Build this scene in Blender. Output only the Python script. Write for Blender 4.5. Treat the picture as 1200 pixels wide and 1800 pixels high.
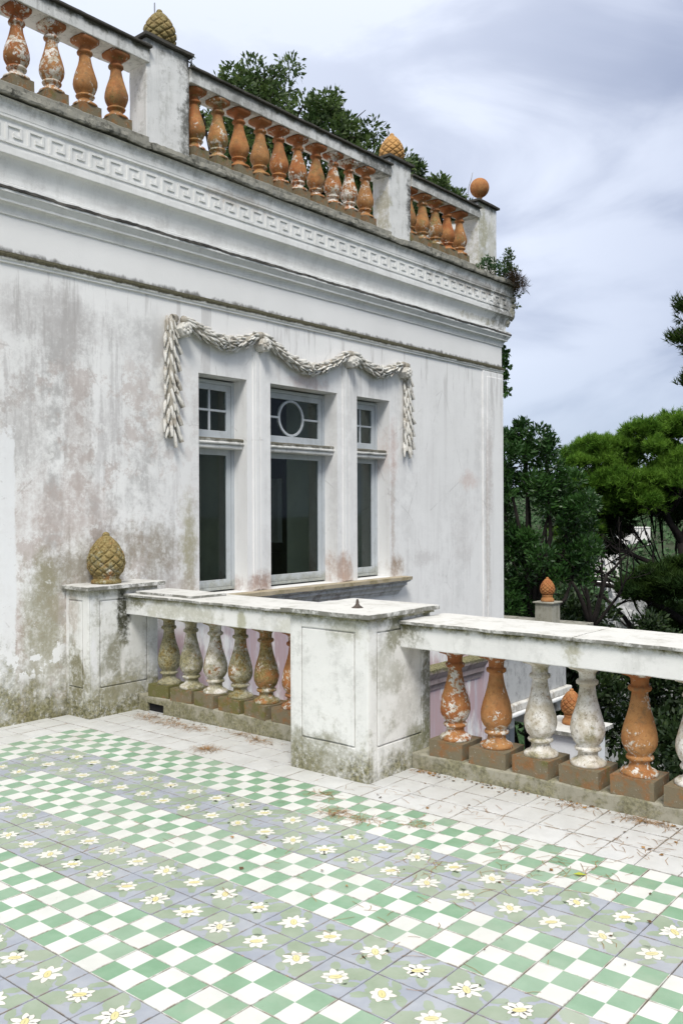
import bpy, bmesh, math, random
import numpy as np
from mathutils import Vector, noise as mnoise
random.seed(7)
RS = np.random.RandomState(11)
R = math.radians
S = bpy.context.scene
C = S.collection
for o in list(bpy.data.objects):
    bpy.data.objects.remove(o)

# ------------------------------------------------------------------ camera
cd = bpy.data.cameras.new('camera')
cam = bpy.data.objects.new('camera', cd)
C.objects.link(cam)
cam.location = (1.817, -3.940, 1.633)
cam.rotation_euler = (R(89.76), R(0.2457), R(40.106))
cd.sensor_fit = 'VERTICAL'
cd.sensor_height = 36
cd.sensor_width = 24
cd.lens = 31.22
cd.clip_end = 4000
S.camera = cam

# ------------------------------------------------------------------ sky and sun
SUN_AZ, SUN_EL = 138, 50
W = bpy.data.worlds.new('World')
S.world = W
W.use_nodes = True
wn, wl = W.node_tree.nodes, W.node_tree.links
wn.clear()
wo = wn.new('ShaderNodeOutputWorld')
bg = wn.new('ShaderNodeBackground')
wl.new(bg.outputs[0], wo.inputs[0])
sky = wn.new('ShaderNodeTexSky')
sky.sky_type = 'NISHITA'
sky.sun_disc = False
sky.sun_elevation = R(SUN_EL)
sky.sun_rotation = R(SUN_AZ)
tc = wn.new('ShaderNodeTexCoord')


def wmath(op, a, b=None, c=None):
    n = wn.new('ShaderNodeMath')
    n.operation = op
    for i, v in enumerate((a, b, c)):
        if v is None:
            continue
        if isinstance(v, (int, float)):
            n.inputs[i].default_value = v
        else:
            wl.new(v, n.inputs[i])
    return n.outputs[0]


def wnoise(scale, sc, detail, loc=(0, 0, 0), dist=0.0):
    mp = wn.new('ShaderNodeMapping')
    mp.inputs['Scale'].default_value = sc
    mp.inputs['Location'].default_value = loc
    wl.new(tc.outputs['Generated'], mp.inputs[0])
    n = wn.new('ShaderNodeTexNoise')
    n.inputs['Scale'].default_value = scale
    n.inputs['Detail'].default_value = detail
    n.inputs['Roughness'].default_value = 0.52
    n.inputs['Distortion'].default_value = dist
    wl.new(mp.outputs[0], n.inputs['Vector'])
    return n.outputs['Fac']


def wmix(f, a, b, mode='MIX'):
    n = wn.new('ShaderNodeMix')
    n.data_type = 'RGBA'
    n.blend_type = mode
    if isinstance(f, (int, float)):
        n.inputs[0].default_value = f
    else:
        wl.new(f, n.inputs[0])
    for k, v in ((6, a), (7, b)):
        if isinstance(v, tuple):
            n.inputs[k].default_value = (*v, 1)
        else:
            wl.new(v, n.inputs[k])
    return n.outputs[2]


def wmr(v, a, b, c=0.0, d=1.0):
    n = wn.new('ShaderNodeMapRange')
    n.interpolation_type = 'SMOOTHSTEP'
    wl.new(v, n.inputs[0])
    for k, x in zip((1, 2, 3, 4), (a, b, c, d)):
        n.inputs[k].default_value = x
    return n.outputs[0]


def wcomb(v):
    n = wn.new('ShaderNodeCombineColor')
    for k in range(3):
        wl.new(v, n.inputs[k])
    return n.outputs[0]


sep = wn.new('ShaderNodeSeparateXYZ')
wl.new(tc.outputs['Generated'], sep.inputs[0])
n1 = wnoise(1.35, (1, 1, 2.2), 4, (0.35, 0.1, 0.3), 0.3)
n2 = wnoise(3.4, (1, 1, 2.4), 7, (3.1, 1.7, 0.2), 0.5)
cl = wmath('ADD', wmath('MULTIPLY', n1, 0.55), wmath('MULTIPLY', n2, 0.45))
lum = wmr(cl, 0.455, 0.61)
el = wmr(sep.outputs[2], 0.05, 0.60)
gl = wn.new('ShaderNodeVectorMath')               # cloud is thinner and brighter towards one side of the sky
gl.operation = 'DOT_PRODUCT'
wl.new(tc.outputs['Generated'], gl.inputs[0])
gl.inputs[1].default_value = Vector((-0.86, 0.30, 0.42)).normalized()
thin = wmr(gl.outputs['Value'], 0.55, 1.0)
t_ = wmath('ADD', wmath('MULTIPLY', lum, 0.58), wmath('ADD', wmath('MULTIPLY', el, 0.16), wmath('MULTIPLY', thin, 0.74)))
cloud = wmix(t_, (0.135, 0.165, 0.260), (0.505, 0.54, 0.625))
cloud = wmix(wmr(sep.outputs[2], 0.45, 0.8), cloud, (0.72, 0.71, 0.69))
zen = wmr(sep.outputs[2], 0.34, 1.0, 1.0, 1.5)
cloud = wmix(1.0, cloud, wcomb(zen), 'MULTIPLY')
hz = wmr(sep.outputs[2], 0.0, 0.20, 1.0, 0.0)
cloud = wmix(wmath('MULTIPLY', hz, 0.7), cloud, (0.265, 0.32, 0.425))
nish = wmix(1.0, sky.outputs[0], (0.11, 0.11, 0.11), 'MULTIPLY')
skyc = wmix(0.9, nish, cloud)
wl.new(skyc, bg.inputs[0])
bg.inputs[1].default_value = 1.0

sd = bpy.data.lights.new('sun', 'SUN')
sd.energy = 1.5
sd.angle = R(18)
sd.color = (1.0, 0.97, 0.92)
sun = bpy.data.objects.new('sun', sd)
C.objects.link(sun)
sv = Vector((math.sin(R(SUN_AZ)) * math.cos(R(SUN_EL)), math.cos(R(SUN_AZ)) * math.cos(R(SUN_EL)), math.sin(R(SUN_EL))))
sun.rotation_euler = sv.to_track_quat('Z', 'Y').to_euler()
sun.location = (0, 0, 30)

S.view_settings.view_transform = 'Standard'
S.view_settings.look = 'None'
S.view_settings.exposure = 0.8
S.view_settings.gamma = 1
S.view_settings.use_curve_mapping = False
S.render.resolution_x = 682
S.render.resolution_y = 1024
S.render.engine = 'CYCLES'
S.cycles.max_bounces = 8
S.cycles.transparent_max_bounces = 12

# ------------------------------------------------------------------ material helper


class Mat:
    def __init__(s, name):
        s.m = bpy.data.materials.new(name)
        s.m.use_nodes = True
        s.nt = s.m.node_tree
        s.N, s.L = s.nt.nodes, s.nt.links
        s.N.clear()
        s._pos = None

    def put(s, sock, v):
        if isinstance(v, (int, float)):
            sock.default_value = v
        elif isinstance(v, tuple):
            sock.default_value = (*v, 1) if len(sock.default_value) == 4 and len(v) == 3 else v
        else:
            s.L.new(v, sock)

    def pos(s):
        if s._pos is None:
            s._pos = s.N.new('ShaderNodeNewGeometry').outputs['Position']
        return s._pos

    def local(s):
        return s.N.new('ShaderNodeTexCoord').outputs['Object']

    def xyz(s, v=None):
        n = s.N.new('ShaderNodeSeparateXYZ')
        s.L.new(v or s.pos(), n.inputs[0])
        return n.outputs

    def scaled(s, sc, v=None, loc=(0, 0, 0)):
        n = s.N.new('ShaderNodeMapping')
        n.inputs['Scale'].default_value = sc
        n.inputs['Location'].default_value = loc
        s.L.new(v or s.pos(), n.inputs[0])
        return n.outputs[0]

    def noise(s, scale, detail=5, rough=0.6, v=None, dist=0.0, off=None):
        n = s.N.new('ShaderNodeTexNoise')
        n.inputs['Scale'].default_value = scale
        n.inputs['Detail'].default_value = detail
        n.inputs['Roughness'].default_value = rough
        n.inputs['Distortion'].default_value = dist
        vv = v or s.pos()
        if off:
            vv = s.scaled((1, 1, 1), vv, off)
        s.L.new(vv, n.inputs['Vector'])
        return n.outputs['Fac']

    def vor(s, scale, v=None, feature='DISTANCE_TO_EDGE'):
        n = s.N.new('ShaderNodeTexVoronoi')
        n.feature = feature
        n.inputs['Scale'].default_value = scale
        s.L.new(v or s.pos(), n.inputs['Vector'])
        return n.outputs[0]

    def math(s, op, a, b=None, c=None):
        n = s.N.new('ShaderNodeMath')
        n.operation = op
        for i, v in enumerate((a, b, c)):
            if v is not None:
                s.put(n.inputs[i], v)
        return n.outputs[0]

    def mul(s, *a):
        r = a[0]
        for b in a[1:]:
            r = s.math('MULTIPLY', r, b)
        return r

    def mr(s, v, a, b, c=0.0, d=1.0):
        n = s.N.new('ShaderNodeMapRange')
        n.interpolation_type = 'SMOOTHSTEP'
        s.put(n.inputs[0], v)
        for k, x in zip((1, 2, 3, 4), (a, b, c, d)):
            s.put(n.inputs[k], x)
        return n.outputs[0]

    def mix(s, f, a, b, mode='MIX'):
        n = s.N.new('ShaderNodeMix')
        n.data_type = 'RGBA'
        n.blend_type = mode
        s.put(n.inputs[0], f)
        s.put(n.inputs[6], a)
        s.put(n.inputs[7], b)
        return n.outputs[2]

    def blob(s, c, r, nz, amp=1.2, lo=0.1, hi=0.6):
        a = s.N.new('ShaderNodeVectorMath')
        a.operation = 'SUBTRACT'
        s.L.new(s.pos(), a.inputs[0])
        a.inputs[1].default_value = c
        b = s.N.new('ShaderNodeVectorMath')
        b.operation = 'DIVIDE'
        s.L.new(a.outputs[0], b.inputs[0])
        b.inputs[1].default_value = r
        d = s.N.new('ShaderNodeVectorMath')
        d.operation = 'LENGTH'
        s.L.new(b.outputs[0], d.inputs[0])
        v = s.math('SUBTRACT', 1.0, d.outputs[1])
        v = s.math('ADD', v, s.math('MULTIPLY', s.math('SUBTRACT', nz, 0.5), amp * 2))
        return s.mul(s.mr(v, lo, hi), s.mr(nz, 0.30, 0.52, 0.35, 1.0))

    def out(s, col, rough=0.7, bump=None, bstr=0.3, bdist=0.01, spec=0.3, **kw):
        b = s.N.new('ShaderNodeBsdfPrincipled')
        s.put(b.inputs['Base Color'], col)
        s.put(b.inputs['Roughness'], rough)
        s.put(b.inputs['Specular IOR Level'], spec)
        for k, v in kw.items():
            s.put(b.inputs[k], v)
        if bump is not None:
            bn = s.N.new('ShaderNodeBump')
            bn.inputs['Strength'].default_value = bstr
            bn.inputs['Distance'].default_value = bdist
            s.L.new(bump, bn.inputs['Height'])
            s.L.new(bn.outputs[0], b.inputs['Normal'])
        o = s.N.new('ShaderNodeOutputMaterial')
        s.L.new(b.outputs[0], o.inputs[0])
        return s.m


def plain(name, col, rough=0.6, var=0.15, scale=6, bstr=0.15, spec=0.3, **kw):
    M = Mat(name)
    n = M.noise(scale, 5)
    c = M.mix(M.mr(n, 0.3, 0.7), tuple(x * (1 - var) for x in col), tuple(min(1, x * (1 + var)) for x in col))
    return M.out(c, rough, M.noise(scale * 8, 4), bstr, 0.004, spec, **kw)


# ---- facade plaster
def make_facade():
    M = Mat('weathered_wall_plaster')
    x, y, z = M.xyz()
    fine = M.noise(38, 6, 0.7)
    mid = M.noise(5.5, 8, 0.68)
    mid2 = M.noise(3.1, 9, 0.72, off=(7, 3, 2))
    streak = M.noise(1.0, 6, 0.6, M.scaled((3.2, 3.2, 0.42)))
    streak2 = M.noise(1.0, 7, 0.65, M.scaled((9, 9, 0.8), loc=(3, 1, 0)))
    big = M.noise(0.8, 4, 0.6, off=(1.2, 4.1, 0.6))
    grit = M.noise(19, 10, 0.80, off=(6, 2, 1))
    gk = lambda v, a, b, k=0.20: M.mr(M.math('ADD', M.math('MULTIPLY', v, 1 - k), M.math('MULTIPLY', grit, k)), a, b)
    left = M.mr(y, 2.2, 0.6)                       # the wall left of the windows is the most weathered
    below = M.mr(z, 3.5, 3.15)
    col = M.mix(M.mr(big, 0.3, 0.7), (0.79, 0.785, 0.765), (0.855, 0.85, 0.83))
    # grey wash stains everywhere, faint; stronger on the left
    g = M.mul(gk(streak, 0.45, 0.61), gk(mid, 0.40, 0.58), below)
    col = M.mix(M.math('MULTIPLY', g, M.math('ADD', M.math('MULTIPLY', left, 0.62), 0.22)), col, (0.40, 0.39, 0.375))
    g2 = M.mul(gk(streak2, 0.51, 0.60), below)
    col = M.mix(M.math('MULTIPLY', g2, M.math('ADD', M.math('MULTIPLY', left, 0.34), 0.13)), col, (0.46, 0.44, 0.43))
    # exposed pinkish render
    p = M.mul(gk(mid2, 0.505, 0.575), left, M.mr(z, 3.3, 2.6))
    col = M.mix(M.math('MULTIPLY', p, 0.6), col, (0.47, 0.39, 0.35))
    sharp = M.math('ADD', M.math('MULTIPLY', M.noise(3.4, 10, 0.74, off=(2, 9, 5)), 0.5), M.math('ADD', M.math('MULTIPLY', streak2, 0.3), M.math('MULTIPLY', grit, 0.2)))
    for c, r, k, cc in (
        ((-4.6, -0.1, 3.2), (1, 0.75, 0.24), 0.6, (0.50, 0.48, 0.465)),
        ((-4.6, 0.2, 3.12), (1, 0.22, 0.33), 0.6, (0.50, 0.48, 0.465)),
        ((-4.6, 0.98, 3.12), (1, 0.32, 0.22), 0.45, (0.53, 0.52, 0.51)),
        ((-4.6, 0.30, 2.2), (1, 0.14, 0.75), 0.6, (0.45, 0.40, 0.37)),
        ((-4.6, 0.62, 2.3), (1, 0.2, 0.3), 0.5, (0.47, 0.45, 0.44)),
        ((-4.6, -0.2, 2.35), (1, 0.3, 0.5), 0.55, (0.46, 0.44, 0.42)),
        ((-4.6, 0.1, 1.55), (1, 0.5, 0.4), 0.6, (0.48, 0.40, 0.36)),
        ((-4.6, 1.0, 1.25), (1, 0.45, 0.30), 0.8, (0.31, 0.27, 0.21)),
        ((-4.6, 0.3, 1.15), (1, 0.42, 0.28), 0.8, (0.29, 0.26, 0.20)),
        ((-4.6, 1.47, 1.25), (1, 0.12, 0.5), 0.85, (0.40, 0.37, 0.25)),
        ((-4.6, 1.3, 0.9), (1, 0.32, 0.22), 0.6, (0.42, 0.36, 0.31)),
        ((-4.6, -0.05, 0.75), (1, 0.28, 0.55), 0.75, (0.31, 0.29, 0.19)),
        ((-4.6, -0.30, 0.70), (1, 0.10, 0.45), 0.5, (0.45, 0.32, 0.30)),
        ((-4.6, 4.64, 1.5), (1, 0.05, 0.8), 0.55, (0.42, 0.33, 0.27)),
        ((-4.6, 4.64, 2.3), (1, 0.10, 0.35), 0.5, (0.60, 0.44, 0.38)),
        ((-4.6, 4.72, 0.92), (1, 0.14, 0.14), 0.8, (0.33, 0.24, 0.17)),
        ((-4.6, 5.3, 1.0), (1, 0.3, 0.12), 0.4, (0.48, 0.45, 0.43)),
        ((-4.6, 6.3, 2.0), (1, 0.26, 0.13), 0.5, (0.60, 0.44, 0.38)),
        ((-4.6, 6.85, 2.2), (1, 0.10, 0.75), 0.6, (0.50, 0.45, 0.42)),
        ((-4.6, 6.80, 1.0), (1, 0.08, 0.9), 0.6, (0.47, 0.43, 0.39)),
        ((-4.6, 6.2, 1.3), (1, 0.35, 0.5), 0.35, (0.55, 0.52, 0.50)),
        ((-4.6, 2.4, 0.88), (1, 0.20, 0.13), 0.8, (0.34, 0.21, 0.16)),
        ((-4.6, 3.70, 0.95), (1, 0.14, 0.22), 0.75, (0.42, 0.27, 0.19)),
        ((-4.6, 3.1, 2.98), (1, 0.32, 0.09), 0.5, (0.52, 0.36, 0.31)),
    ):
        col = M.mix(M.mul(M.blob(c, r, sharp, 2.0, -0.3, 0.7), M.mr(grit, 0.36, 0.54, 0.55, 1.0), k), col, cc)
    # below window level on the drop side: pink violet old distemper
    low = M.mul(M.math('MAXIMUM', M.mul(M.mr(z, 0.62, 0.40), M.mr(y, 4.6, 4.0)), M.mr(z, -0.1, -0.4)), M.mr(y, 0.9, 1.1))
    pk = M.mr(M.noise(1.0, 7, 0.65, M.scaled((2.4, 2.4, 0.8), loc=(0, 2, 1))), 0.40, 0.52)
    col = M.mix(M.mul(low, pk, 0.85), col, (0.42, 0.27, 0.29))
    col = M.mix(M.mul(low, M.mr(streak2, 0.45, 0.62), 0.5), col, (0.50, 0.50, 0.56))
    # white flaking remains of an old coat, with crisp edges
    fl = M.mul(M.mr(M.noise(5.5, 12, 0.70, off=(5, 5, 5)), 0.60, 0.63), left, below)
    col = M.mix(M.math('MULTIPLY', fl, 0.65), col, (0.80, 0.795, 0.77))
    wb = M.math('ADD', M.math('MULTIPLY', M.math('SUBTRACT', mid, 0.5), 0.10), M.math('ADD', y, 0.26))
    wash = M.mul(M.mr(wb, 0.0, -0.02), M.mr(M.math('ADD', z, M.math('MULTIPLY', mid, 0.5)), 2.5, 2.46))
    col = M.mix(M.math('MULTIPLY', wash, 0.9), col, (0.82, 0.825, 0.82))
    # soot line along the top of the string course, runs below it and below the sill ends
    soot = M.mul(M.mr(M.math('ADD', z, M.math('MULTIPLY', M.math('SUBTRACT', streak2, 0.5), 0.12)), 3.672, 3.632), M.mr(z, 3.60, 3.62), M.mr(grit, 0.36, 0.50, 0.2, 1.0))
    col = M.mix(M.math('MULTIPLY', soot, 0.8), col, (0.075, 0.07, 0.06))
    run = M.mul(M.mr(streak2, 0.54, 0.62), M.mr(z, 2.6, 3.5), M.mr(z, 3.56, 3.54))
    col = M.mix(M.math('MULTIPLY', run, 0.38), col, (0.36, 0.34, 0.32))
    # algae creeping up from the terrace
    mz = M.math('ADD', z, M.math('MULTIPLY', M.math('SUBTRACT', M.noise(2.6, 9, 0.74, off=(4, 2, 8)), 0.5), 2.0))
    moss = M.mul(M.mr(mz, 0.62, 0.02), M.mr(y, 1.1, 0.9))
    mc = M.mix(M.mr(fine, 0.35, 0.65), (0.085, 0.08, 0.022), (0.27, 0.25, 0.115))
    col = M.mix(M.mul(moss, M.mr(grit, 0.34, 0.5, 0.3, 1.0), 0.92), col, mc)
    wf = M.mul(M.mr(M.noise(7, 9, 0.66, off=(9, 1, 3)), 0.54, 0.56), M.mr(z, 0.72, 0.55), M.mr(z, 0.22, 0.36), M.mr(y, 0.2, 0.1))
    col = M.mix(wf, col, (0.8, 0.8, 0.79))
    sp = M.mul(M.mr(fine, 0.60, 0.72), M.math('ADD', M.math('MULTIPLY', left, 0.25), 0.07), below)
    col = M.mix(sp, col, (0.30, 0.28, 0.25))
    cr = M.mul(M.mr(M.vor(1.1, M.scaled((1, 1, 0.7))), 0.008, 0.0), M.mr(mid2, 0.48, 0.55), below)
    col = M.mix(M.math('MULTIPLY', cr, 0.35), col, (0.4, 0.38, 0.36))
    h = M.math('ADD', M.math('MULTIPLY', mid, 0.6), M.math('MULTIPLY', fine, 0.25))
    h = M.math('ADD', h, M.math('MULTIPLY', fl, 0.12))
    return M.out(col, 0.85, h, 0.35, 0.012, 0.15)


def make_aged(name, base=(0.80, 0.80, 0.785), grey=0.5, moss=0.7, mz0=0.35, mz1=0.0, edge=None, blobs=(), seed=0.0,
              speck=0.2, tint=(0.45, 0.45, 0.42), drip=0.0, ecol=None, arris=0.0):
    """lime washed masonry with grey bloom, algae from below and lichen (on the cornice grime and painted shade) along an edge band (z0, z1)"""
    M = Mat(name)
    x, y, z = M.xyz()
    o = (seed, seed * 2.1, seed * 0.7)
    fine = M.noise(45, 6, 0.72, off=o)
    mid = M.noise(7, 8, 0.68, off=o)
    grit = M.noise(26, 10, 0.80, off=(o[0] + 2, o[1], o[2] + 1))
    streak = M.noise(1.0, 7, 0.65, M.scaled((7, 7, 0.9), loc=o))
    col = M.mix(M.mr(M.noise(2, 4, off=o), 0.3, 0.7), tuple(v * 0.95 for v in base), tuple(min(0.87, v * 1.04) for v in base))
    g = M.mul(M.mr(M.math('ADD', M.math('MULTIPLY', mid, 0.6), M.math('MULTIPLY', grit, 0.4)), 0.46, 0.58), M.mr(streak, 0.38, 0.6))
    col = M.mix(M.math('MULTIPLY', g, grey), col, tint)
    if drip:
        d = M.mr(M.noise(1.0, 7, 0.7, M.scaled((14, 14, 0.5), loc=o)), 0.5, 0.68)
        col = M.mix(M.math('MULTIPLY', d, drip), col, (0.22, 0.22, 0.20))
    gr = M.mix(M.mr(fine, 0.35, 0.66), (0.06, 0.058, 0.018), (0.30, 0.28, 0.15))
    if moss:
        nz = M.math('MULTIPLY', M.math('SUBTRACT', M.noise(5, 9, 0.72, off=(o[0] + 3, o[1], o[2])), 0.5), 1.1)
        mk = M.mr(M.math('ADD', z, nz), mz0, mz1)
        col = M.mix(M.mul(mk, M.mr(grit, 0.36, 0.52, 0.35, 1.0), moss), col, gr)
    if edge:
        nz = M.math('MULTIPLY', M.math('SUBTRACT', M.noise(9, 9, 0.75, off=(o[0], o[1] + 5, o[2])), 0.5), (edge[1] - edge[0]) * 2.6)
        mk = M.mr(M.math('ADD', z, nz), edge[0], edge[1])
        col = M.mix(M.math('MULTIPLY', mk, edge[2]), col, M.mix(0.75, gr, ecol) if ecol else gr)
    if arris:
        nrm = M.N.new('ShaderNodeNewGeometry').outputs['Normal']
        sd_ = M.mr(M.math('ABSOLUTE', M.xyz(nrm)[2]), 0.85, 0.45)
        an = M.math('ADD', M.noise(11, 9, 0.75, off=(o[0], 3, o[2])), M.math('MULTIPLY', fine, 0.25))
        col = M.mix(M.mul(sd_, M.mr(an, 0.50, 0.66), arris), col, (0.045, 0.043, 0.02))
        col = M.mix(M.mul(M.mr(an, 0.70, 0.80), arris, 0.5), col, (0.16, 0.155, 0.10))
    sharp = M.noise(6, 9, 0.68, off=o)
    for c, r, k, cc in blobs:
        col = M.mix(M.mul(M.blob(c, r, sharp, 1.5, 0.0, 0.6), M.mr(grit, 0.36, 0.52, 0.3, 1.0), k), col, cc)
    sp = M.mr(M.noise(60, 5, 0.7, off=o), 0.60, 0.70)
    col = M.mix(M.mul(sp, M.mr(mid, 0.4, 0.65), speck * 2), col, (0.12, 0.12, 0.09))
    h = M.math('ADD', M.math('MULTIPLY', mid, 0.6), M.math('MULTIPLY', fine, 0.35))
    return M.out(col, 0.85, h, 0.5, 0.008, 0.15)


OLV = (0.13, 0.125, 0.06)
M_facade = make_facade()
M_cornice = make_aged('cornice_limewash', (0.80, 0.80, 0.775), 0.22, 0, edge=(4.66, 4.785, 0.6), ecol=(0.20, 0.195, 0.18), blobs=(  # edge band below the ledge: grime with the ledge's shade painted in
    ((-4.5, 7.35, 4.5), (0.6, 0.75, 0.45), 0.85, (0.19, 0.185, 0.16)),
    ((-4.5, 6.2, 4.62), (0.5, 1.1, 0.10), 0.7, (0.30, 0.28, 0.25)),
    ((-4.5, 2.1, 4.62), (0.5, 0.5, 0.08), 0.6, (0.50, 0.45, 0.39)),
    ((-4.5, 2.5, 4.19), (0.5, 3.2, 0.05), 0.22, (0.36, 0.34, 0.31)),
    ((-4.5, 6.4, 4.22), (0.5, 0.6, 0.06), 0.55, (0.36, 0.33, 0.22))), seed=3.3, speck=0.12, tint=(0.46, 0.45, 0.43), drip=0.10)
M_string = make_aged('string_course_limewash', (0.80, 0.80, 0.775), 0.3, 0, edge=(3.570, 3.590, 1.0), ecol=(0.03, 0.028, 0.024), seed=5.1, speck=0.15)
M_bead = plain('dark_bead_mould', (0.085, 0.08, 0.07), 0.9, 0.6, 9)
M_ledge = make_aged('lichen_ledge', (0.30, 0.29, 0.245), 1.0, 0, seed=2.2, speck=0.9, tint=(0.05, 0.05, 0.04), drip=0.75)
M_slabdark = make_aged('mouldy_capping_slab', (0.085, 0.08, 0.07), 0.8, 0, seed=2.9, speck=0.4, tint=(0.025, 0.025, 0.022))
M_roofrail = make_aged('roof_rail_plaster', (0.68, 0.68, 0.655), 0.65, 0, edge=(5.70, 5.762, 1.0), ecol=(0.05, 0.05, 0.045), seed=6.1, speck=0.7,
                       tint=(0.30, 0.30, 0.28), drip=0.5, blobs=(((-4.6, 4.4, 5.7), (0.5, 0.5, 0.2), 0.8, (0.09, 0.09, 0.08)),
                                                                  ((-4.6, 6.0, 5.7), (0.5, 1.2, 0.2), 0.55, (0.17, 0.17, 0.15)),
                                                                  ((-4.6, 2.0, 5.7), (0.5, 0.7, 0.2), 0.5, (0.20, 0.20, 0.18))))
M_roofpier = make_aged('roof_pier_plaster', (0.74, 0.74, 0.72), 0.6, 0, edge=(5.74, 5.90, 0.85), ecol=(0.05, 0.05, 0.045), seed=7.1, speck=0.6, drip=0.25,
                       tint=(0.42, 0.42, 0.38), blobs=(
                           ((-4.6, 1.60, 5.3), (0.6, 0.19, 0.95), 1.0, (0.045, 0.045, 0.04)),
                           ((-4.6, 1.5, 5.1), (0.6, 0.10, 0.5), 0.4, (0.30, 0.30, 0.27)),
                           ((-4.6, 5.14, 5.4), (0.6, 0.13, 0.9), 0.95, (0.06, 0.06, 0.055)),
                           ((-4.75, 4.64, 5.3), (0.14, 0.12, 0.5), 0.6, (0.28, 0.25, 0.12)),
                           ((-4.6, 6.80, 5.35), (0.3, 0.16, 0.7), 0.75, (0.36, 0.34, 0.21)),
                           ((-4.6, 7.05, 5.2), (0.3, 0.14, 0.8), 0.4, (0.42, 0.40, 0.27))))
M_pier = make_aged('pier_limewash', (0.80, 0.795, 0.765), 0.5, 0.95, 0.28, -0.04, edge=(0.905, 0.975, 0.95), seed=1.3, speck=0.22,
                   blobs=(((-1.47, 0.47, 0.86), (0.1, 0.12, 0.16), 0.8, OLV), ((-1.47, 0.82, 0.5), (0.1, 0.09, 0.7), 0.85, (0.15, 0.145, 0.09)),
                          ((-1.47, 0.4, 0.65), (0.06, 0.2, 0.26), 0.55, (0.36, 0.355, 0.28)), ((-1.47, 0.72, 0.15), (0.1, 0.2, 0.15), 0.6, (0.2, 0.2, 0.09)),
                          ((-1.47, 0.62, 0.4), (0.06, 0.2, 0.3), 0.4, (0.40, 0.39, 0.33)), ((-1.9, 0.2, 0.12), (0.4, 0.1, 0.16), 0.6, (0.24, 0.23, 0.15)),
                          ((-1.62, 0.2, 0.9), (0.2, 0.1, 0.12), 0.5, (0.34, 0.33, 0.22))))
M_pierL = make_aged('mossy_pier_limewash', (0.76, 0.76, 0.735), 0.75, 0.97, 0.52, -0.05, edge=(0.90, 1.0, 0.8), seed=4.4, speck=0.4,
                    tint=(0.36, 0.355, 0.30),
                    blobs=(((-4.28, 0.50, 0.75), (0.08, 0.09, 0.32), 1.0, (0.06, 0.06, 0.04)), ((-4.28, 0.4, 0.45), (0.08, 0.2, 0.25), 0.75, (0.22, 0.21, 0.14)),
                           ((-4.45, 0.17, 0.35), (0.2, 0.1, 0.25), 0.85, (0.17, 0.155, 0.07)), ((-4.28, 0.45, 0.15), (0.1, 0.3, 0.14), 0.7, (0.30, 0.285, 0.19)),
                           ((-4.5, 0.17, 0.75), (0.1, 0.1, 0.25), 0.5, (0.45, 0.38, 0.32)), ((-4.28, 0.49, 0.40), (0.06, 0.04, 0.13), 1.0, (0.78, 0.77, 0.74)),
                           ((-4.28, 0.22, 0.42), (0.06, 0.05, 0.20), 0.9, (0.82, 0.82, 0.82)), ((-4.28, 0.65, 0.55), (0.06, 0.1, 0.28), 0.6, (0.66, 0.66, 0.62))))
M_rail = make_aged('rail_limewash', (0.78, 0.775, 0.745), 0.4, 0, edge=(0.875, 0.918, 1.0), seed=8.2, speck=0.12,
                   blobs=(((-1.4, 0.5, 0.86), (0.16, 0.2, 0.1), 0.9, OLV), ((-0.33, 0.5, 0.87), (0.07, 0.2, 0.1), 0.7, (0.3, 0.28, 0.15)),
                          ((-4.2, 0.5, 0.86), (0.18, 0.2, 0.12), 0.85, OLV), ((-3.6, 0.5, 0.82), (0.5, 0.2, 0.1), 0.5, (0.33, 0.32, 0.21)),
                          ((-2.35, 0.5, 0.82), (0.3, 0.2, 0.1), 0.4, (0.42, 0.41, 0.30)), ((-2.9, 0.5, 0.82), (0.06, 0.2, 0.12), 0.6, (0.28, 0.27, 0.12))))
M_slab = make_aged('worn_marble_slab', (0.60, 0.595, 0.565), 0.75, 0, arris=0.7, seed=9.7, speck=0.5, tint=(0.44, 0.43, 0.39))
M_kerb = make_aged('mossy_kerb_concrete', (0.36, 0.34, 0.265), 0.9, 0.7, 0.10, -0.02, seed=10.4, speck=0.6, tint=(0.20, 0.19, 0.13))
M_sill = make_aged('mossy_sill', (0.42, 0.36, 0.26), 0.8, 0, seed=11.4, speck=0.5, tint=(0.22, 0.18, 0.09))
M_sillw = make_aged('stained_sill_moulding', (0.62, 0.61, 0.60), 0.7, 0, seed=12.4, speck=0.4, tint=(0.24, 0.18, 0.16), drip=0.55)
M_peel = make_aged('peeling_painted_bar', (0.74, 0.735, 0.70), 0.8, 0, ecol=(0.10, 0.09, 0.075), edge=(2.275, 2.315, 0.95), seed=13.4, speck=0.5, drip=0.1)
M_lowband = make_aged('mossy_band', (0.40, 0.33, 0.32), 0.8, 0, edge=(-0.47, -0.40, 0.95), seed=14.4, speck=0.5, tint=(0.20, 0.14, 0.14), drip=0.4)
M_marblewall = make_aged('grey_veined_wall', (0.46, 0.465, 0.46), 0.8, 0, seed=15.4, speck=0.2, tint=(0.24, 0.24, 0.24))
M_farpier = make_aged('grey_lichen_pier', (0.33, 0.32, 0.27), 0.7, 0, seed=16.4, speck=0.5, tint=(0.17, 0.165, 0.12))
M_garland = make_aged('garland_stucco', (0.68, 0.665, 0.615), 0.95, 0, seed=17.4, speck=0.5, tint=(0.36, 0.32, 0.26))
M_garcore = make_aged('garland_ground', (0.40, 0.37, 0.31), 0.8, 0, seed=18.4, speck=0.4, tint=(0.2, 0.17, 0.13))
M_frame = make_aged('pale_blue_grey_paint', (0.51, 0.545, 0.565), 0.35, 0, edge=(0.98, 0.84, 0.5), seed=40.0, speck=0.2, tint=(0.33, 0.34, 0.33), drip=0.12)
M_inwall = plain('grey_green_room_wall', (0.72, 0.76, 0.63), 0.9, 0.12, 1.5)
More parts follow.
